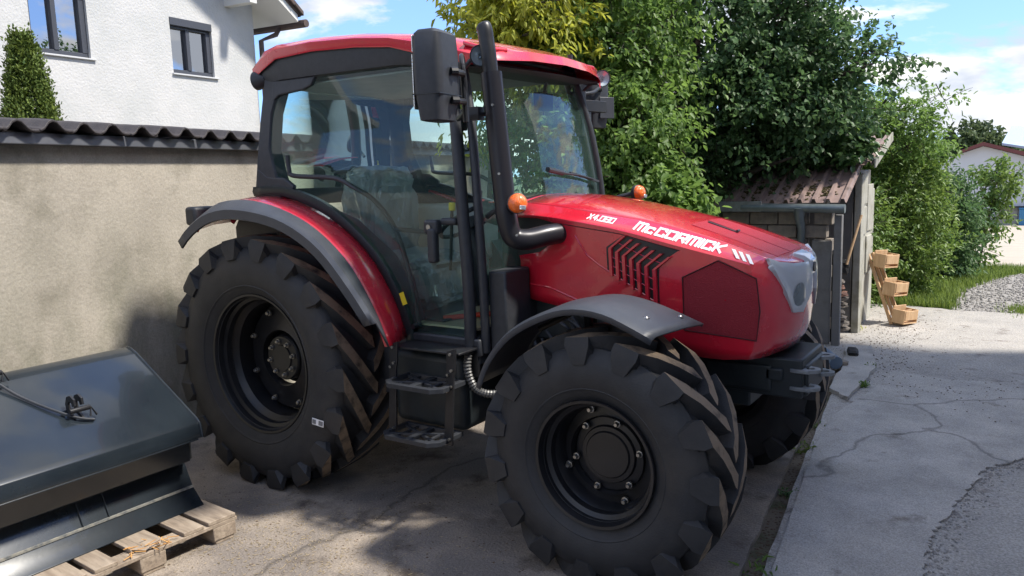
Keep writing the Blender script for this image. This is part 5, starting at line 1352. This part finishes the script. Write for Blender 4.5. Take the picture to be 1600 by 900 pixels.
# work lamps
def lamp(c, r_, name, mt, dirv=(1, 0, 0), depth=.05, body=BLACKP, parent=T):
    d = Vector(dirv).normalized(); rot = d.to_track_quat('X', 'Z').to_matrix(); c = Vector(c)
    def mk(prof, nm, m_, par):
        b = MB(); b.lathe(prof, ax='X', n=24); b.v = [tuple(rot @ Vector(p) + c) for p in b.v]; return b.build(nm, m_, par, smooth=40)
    o = mk([(.0001, -depth), (r_ * .6, -depth), (r_ * .95, -depth * .5), (r_ * 1.08, 0), (r_ * 1.08, .006), (r_ * .97, .006), (r_ * .95, -.002)], name, body, parent)
    mk([(.0001, -.014), (r_ * .22, -.018), (r_ * .25, .0), (r_ * .32, -.012), (r_ * .95, .002)], 'reflector', mt, o)
    mk([(.0001, .010), (r_ * .6, .008), (r_ * .96, .003)], 'lens', LENS, o)
    return o
for s in (-1, 1):
    lamp((1.415, s * .62, 2.262), .046, 'work_lamp', LAMPIN, (1, -.8, -.12))
    b = MB(); b.tube([(1.36, s * .615, 2.25), (1.29, s * .61, 2.20), (1.27, s * .61, 2.1)], .012, 8); b.box((1.27, s * .60, 2.13), (.06, .06, .14)); b.box((1.27, s * .60, 1.98), (.05, .05, .10)); b.build('lamp_bracket', BLACKP, T, bevel=.006)
# indicator lamps
for s in (-1, 1):
    c = Vector((1.63, s * .665, 1.585)); d = Vector((1, -1.0, .12)).normalized() if s < 0 else Vector((1, -.2, .05)).normalized()
    rot = d.to_track_quat('X', 'Z').to_matrix()
    b = MB(); b.lathe([(.0001, .03), (.018, .027), (.036, .018), (.045, .0), (.045, -.012)], ax='X', n=28); b.v = [tuple(rot @ Vector(p) + c) for p in b.v]; ind = b.build('indicator', ORANGE, T, smooth=50)
    b = MB(); b.lathe([(.045, -.01), (.048, -.012), (.046, -.035), (.02, -.05), (.0001, -.05)], ax='X', n=24); b.v = [tuple(rot @ Vector(p) + c) for p in b.v]; b.build('lamp_housing', BLACKP, ind, smooth=40)
    b = MB(); b.bar(c + rot @ Vector((.024, .0, -.02)), c + rot @ Vector((.024, .03, -.022)), .012, .02); b.build('reflector', CLEAR, ind, bevel=.002)
    b = MB(); b.tube(smoothpath([c - d * .03, (1.5, s * .63, 1.56), (1.41, s * .60, 1.52)], 5), .013, 8); b.build('indicator_arm', BLACKP, T)
# mirrors
def mirror(s, c, yaw, tilt, w_, h_, d_):
    rot = Matrix.Rotation(yaw, 3, 'Z') @ Matrix.Rotation(tilt, 3, 'X')
    b = MB(); rows = []
    for z_, k, kd in ((-.5, .70, .5), (-.485, .86, .8), (-.18, 1.0, 1.0), (.2, 1.04, 1.05), (.46, .98, .95), (.5, .86, .7)):
        rr_ = []
        for q in range(16):
            t = 2 * math.pi * (q + .5) / 16; ct, st = math.cos(t), math.sin(t)
            x_ = (abs(ct) ** .35) * (1 if ct > 0 else -1) * d_ / 2 * kd; y_ = (abs(st) ** .35) * (1 if st > 0 else -1) * w_ / 2 * k
            rr_.append(rot @ Vector((x_, y_, z_ * h_)) + Vector(c))
        rows.append(rr_)
    b.grid(rows, closed=True); n_ = 16
    b.f.append(tuple(range(n_))); b.m.append(0); b.f.append(tuple(range(len(b.v) - n_, len(b.v)))); b.m.append(0)
    mm = fixnormals(b.build('mirror', BLACKP, T, smooth=40))
    b = MB(); b.box(rot @ Vector((-d_ / 2 - .002, 0, -.06 * h_)) + Vector(c), (.004, w_ * .86, h_ * .6), rot); b.box(rot @ Vector((-d_ / 2 - .002, 0, .36 * h_)) + Vector(c), (.004, w_ * .82, h_ * .18), rot)
    b.build('mirror_glass', CLEAR, mm)
    b = MB(); b.box(rot @ Vector((.0, 0, -.20 * h_)) + Vector(c), (d_ * 1.02, w_ * 1.01, .004), rot); b.build('seam', BLACKM, mm)
    return mm, rot
mm, rot = mirror(-1, (1.43, -.965, 2.135), .18, 0, .20, .375, .13)
for z_ in (2.155, 2.035):
    b = MB(); b.tube([(1.50, -.93, z_), (1.49, -.86, z_), (1.45, -.80, z_)], .014, 10); b.tube([(1.50, -.955, z_), (1.515, -.93, z_)], .018, 10); b.build('mirror_clamp', BLACKM, T)
b = MB(); b.tube(smoothpath([(1.31, -.665, 1.98), (1.40, -.74, 2.0), (1.455, -.80, 2.03), (1.47, -.82, 2.12), (1.46, -.82, 2.20), (1.42, -.77, 2.245), (1.36, -.68, 2.225), (1.31, -.62, 2.13)], 6), .012, 10)
b.tube([(1.47, -.82, 1.95), (1.46, -.82, 2.2)], .014, 10); b.build('mirror_arm', BLACKM, T)
mm, rot = mirror(1, (1.16, 1.0, 2.165), -.25, 0, .17, .34, .12)
b = MB(); b.tube(smoothpath([(1.25, .60, 2.18), (1.28, .75, 2.20), (1.25, .9, 2.24), (1.22, .98, 2.235)], 6), .012, 10); b.box((1.26, .78, 2.12), (.04, .26, .07), Matrix.Rotation(-.15, 3, 'Z')); b.tube(smoothpath([(1.24, .62, 2.0), (1.30, .72, 1.93), (1.33, .68, 1.6), (1.37, .64, 1.5)], 6), .012, 8); b.box((1.24, .72, 2.03), (.05, .08, .14)); b.build('mirror_arm', BLACKM, T, bevel=.004)
b = MB(); b.box((1.24, 1.02, 2.125), (.012, .115, .135), Matrix.Rotation(-.45, 3, 'Z')); b.build('width_plate', GREYP, T, bevel=.003)
b = MB(); b.box((1.19, .60, 2.33), (.05, .05, .04)); b.tube([(1.20, .62, 2.33), (1.20, .62, 2.42)], .016, 12); b.build('beacon_stem', BLACKP, T)
# inside mirror and rear work light
b = MB(); b.box((1.16, .36, 2.13), (.04, .16, .10)); b.tube([(1.18, .34, 2.18), (1.2, .34, 2.26)], .01, 8); b.build('inside_mirror', BLACKP, T, bevel=.02, seg=3)
for s in (-1, 1): lamp((-.225, s * .56, 2.30), .05, 'rear_work_lamp', CLEAR, (-1, s * .2, -.1), .07)
# exhaust
b = MB(); b.tube(smoothpath([(1.70, -.36, 1.43), (1.66, -.46, 1.425), (1.60, -.56, 1.41), (1.555, -.605, 1.43), (1.535, -.62, 1.52), (1.525, -.62, 1.62), (1.50, -.62, 1.9), (1.475, -.62, 2.18)], 6), [.050] * 43, 24); ex = b.build('exhaust', EXH, T, smooth=60)
P = smoothpath([(1.475, -.62, 2.14), (1.465, -.62, 2.25), (1.455, -.62, 2.32), (1.448, -.62, 2.37), (1.435, -.62, 2.40)], 5)
b = MB(); b.tube(P, [.036] * (len(P) - 3) + [.035, .032, .026], 20); b.build('exhaust_outlet', BLACKM, ex, smooth=60)
b = MB(); b.tube([(1.44, -.60, 2.0), (1.36, -.62, 1.99)], .010, 8); b.box((1.40, -.64, 2.0), (.05, .05, .06)); b.build('exhaust_bracket', BLACKM, ex)
for (x_, z_) in ((1.512, 1.72), (1.488, 2.03), (1.60, 1.44)):
    b = MB(); b.tube([(x_ + .02, -.655 - .008, z_), (x_ + .024, -.675, z_)], .006, 8); b.build('bolt', STEEL, ex)
# cab interior
b = MB(); b.box((.42, 0, 1.12), (.46, .48, .13)); b.box((.42, 0, 1.0), (.34, .36, .16)); b.build('seat_cushion', SEATM, T, bevel=.05, seg=3)
b = MB(); b.box((.17, 0, 1.42), (.13, .44, .58), Matrix.Rotation(-.15, 3, 'Y')); b.box((.10, 0, 1.70), (.10, .28, .17), Matrix.Rotation(-.15, 3, 'Y')); st = b.build('backrest', SEATM, T, bevel=.05, seg=3)
# crumpled film over the seat
import bmesh
def film(name, c, s_, seed, par):
    bm = bmesh.new(); bmesh.ops.create_icosphere(bm, subdivisions=4, radius=1)
    r_ = random.Random(seed); ph = [r_.uniform(0, 6) for _ in range(6)]
    from mathutils import noise
    for v in bm.verts:
        p = v.co.copy(); q = Vector((abs(p.x) ** .5 * (1 if p.x > 0 else -1), abs(p.y) ** .5 * (1 if p.y > 0 else -1), abs(p.z) ** .5 * (1 if p.z > 0 else -1))) * .78
        n_ = noise.noise(p * 3.3 + Vector((seed, 0, 0))) * .10 + abs(noise.noise(p * 7 + Vector((0, seed, 0)))) * .16
        q = q * (1 + n_); v.co = Vector((q.x * s_[0], q.y * s_[1], q.z * s_[2]))
    me = bpy.data.meshes.new(name); bm.to_mesh(me); bm.free(); me.materials.append(FILM)
    o = link(name, me, par); o.location = c; return o
film('plastic_wrap', (.17, 0, 1.47), (.17, .30, .40), 3, st)
film('plastic_wrap', (.46, -.04, 1.10), (.34, .33, .22), 5, st)
b = MB(); b.tube([(.95, 0, .95), (.92, 0, 1.25), (.86, 0, 1.42)], .05, 14); b.box((1.28, .05, 1.22), (.18, .40, .56)); b.box((1.12, .03, 1.50), (.24, .34, .12), Matrix.Rotation(.25, 3, 'Y')); b.build('dashboard', BLACKP, T, bevel=.04, seg=3)
b = MB(); c = Vector((.86, 0, 1.46)); rot = Matrix.Rotation(-.55, 3, 'Y')
b.tube([c + rot @ Vector((.19 * math.cos(t), .19 * math.sin(t), 0)) for t in np.linspace(0, 2 * math.pi, 33)], .013, 8, caps=False)
for t in (.6, 2.6, 4.7): b.tube([c + rot @ Vector((.02 * math.cos(t), .02 * math.sin(t), -.03)), c + rot @ Vector((.19 * math.cos(t), .19 * math.sin(t), 0))], .011, 8)
b.tube([c + rot @ Vector((0, 0, -.05)), c + rot @ Vector((0, 0, .01))], .04, 14); b.build('steering_wheel', BLACKP, T)
b = MB(); b.box((.34, .46, 1.36), (.70, .18, .36)); b.box((.22, -.45, 1.22), (.46, .14, .2)); b.build('side_console', CABGREY, T, bevel=.03, seg=3)
b = MB(); b.tube([(.62, .42, 1.42), (.66, .40, 1.62)], .010, 8); b.tube([(.9, -.25, 1.2), (.95, -.28, 1.54)], .009, 8); b.tube([(.42, .45, 1.45), (.46, .44, 1.6)], .008, 8); b.build('levers', BLACKM, T)
b = MB()
b.tube([(.9495, -.28, 1.53), (.952, -.28, 1.575)], .019, 12); b.build('lever_knob', YEL, T, bevel=.006)
b = MB(); b.box((1.14, -.18, .965), (.40, .86, .010)); b.build('floor_cover', CARD, T)
b = MB(); b.tube([(1.05, -.52, .985), (1.30, -.30, 1.0)], .014, 8); b.build('tool_handle', mat('red_plastic', (.6, .06, .03), .5), T)
b = MB(); b.box((1.02, -.50, .98), (.14, .12, .012)); b.build('pedal', BLACKP, T, bevel=.004)
# headliner inside
b = MB(); b.box((.55, 0, 2.255), (1.35, 1.02, .012)); b.build('headliner', CABGREY, T, bevel=.01)
# steps
for x_a, x_b in ((.985, .945), (1.345, 1.30)):
    b = MB()
    b.prism([(x_a - .028, -.83, .90), (x_a + .028, -.83, .92), (x_a + .02, -.83, .82), (x_a - .01 + .02, -.83, .78), (x_b + .030, -.83, .44), (x_b - .022, -.83, .44), (x_a - .035, -.83, .76)], (0, -.012, 0))
    sr = fixnormals(b.build('step_rail', BLACKM, T, smooth=0, bevel=.003))
    for z_ in (.89, .80, .72, .46):
        xb = interp(z_, [(.44, x_b + .004), (.78, x_a - .012), (.9, x_a)])
        for dx_ in ((-.010, .012) if z_ in (.72, .46, .80) else (0,)):
            b = MB(); b.tube([(xb + dx_, -.842, z_ + dx_), (xb + dx_, -.853, z_ + dx_)], .0075, 8); b.build('bolt', STEEL, sr)
b = MB(); b.box((1.165, -.74, .885), (.42, .16, .012)); b.box((1.165, -.66, .82), (.42, .02, .16)); b.build('step_mount', BLACKM, T, bevel=.003)
for z_, xo in ((.715, .02), (.45, -.012)):
    b = MB(); x0_, x1_ = .955 + xo, 1.318 + xo; out_ = []
    out_ = [(x0_, -.72), (x1_, -.72), (x1_, -.90), (x1_ - .05, -.945), (x0_ + .05, -.945), (x0_, -.90)]
    cxm, cym = (x0_ + x1_) / 2, -.83
    # frame ring with two openings, cross web and grip bars
    inn = [(cxm + (x_ - cxm) * .86, cym + (y_ - cym) * .78) for x_, y_ in out_]
    b.grid([[(x_, y_, z_) for x_, y_ in out_], [(x_, y_, z_ + .022) for x_, y_ in out_], [(x_, y_, z_ + .024) for x_, y_ in inn], [(x_, y_, z_) for x_, y_ in inn], [(x_, y_, z_) for x_, y_ in out_]], closed=True)
    b.box((cxm, cym, z_ + .012), (.035, .2, .018))
    for q in (-1, 1):
        b.bar((cxm, cym, z_ + .012), (cxm + q * .15, cym - .07, z_ + .012), .016, .014); b.bar((cxm, cym, z_ + .012), (cxm + q * .15, cym + .07, z_ + .012), .016, .014)
        b.bar((cxm + q * .09, cym - .09, z_ + .010), (cxm + q * .09, cym + .09, z_ + .010), .012, .012)
    fixnormals(b.build('step_tread', BLACKP, T, smooth=0, bevel=.002))
# corrugated hose
P = smoothpath([(1.34, -.70, .87), (1.34, -.71, .78), (1.37, -.69, .69), (1.45, -.66, .665), (1.55, -.62, .70), (1.66, -.55, .78)], 12)
b = MB(); b.tube(P, [.021 if i % 2 else .0165 for i in range(len(P))], 12); b.build('corrugated_hose', mat('grey_hose', (.09, .09, .09), .4), T, smooth=20)
b = MB(); b.tube(smoothpath([(1.42, -.45, .78), (1.6, -.5, .60), (1.85, -.52, .56)], 6), .018, 10); b.tube([(1.7, -.35, .62), (2.05, -.45, .56)], .03, 12); b.box((1.60, -.40, .70), (.3, .12, .3)); b.build('steering_hoses', BLACKP, T, bevel=.01)
b = MB(); b.box((1.46, -.50, 1.05), (.10, .22, .42)); b.box((1.44, 0, 1.0), (.12, 1.1, .5)); b.build('cab_front_wall', BLACKP, T, bevel=.01)

# move tractor stickers etc. keep their place; world is complete
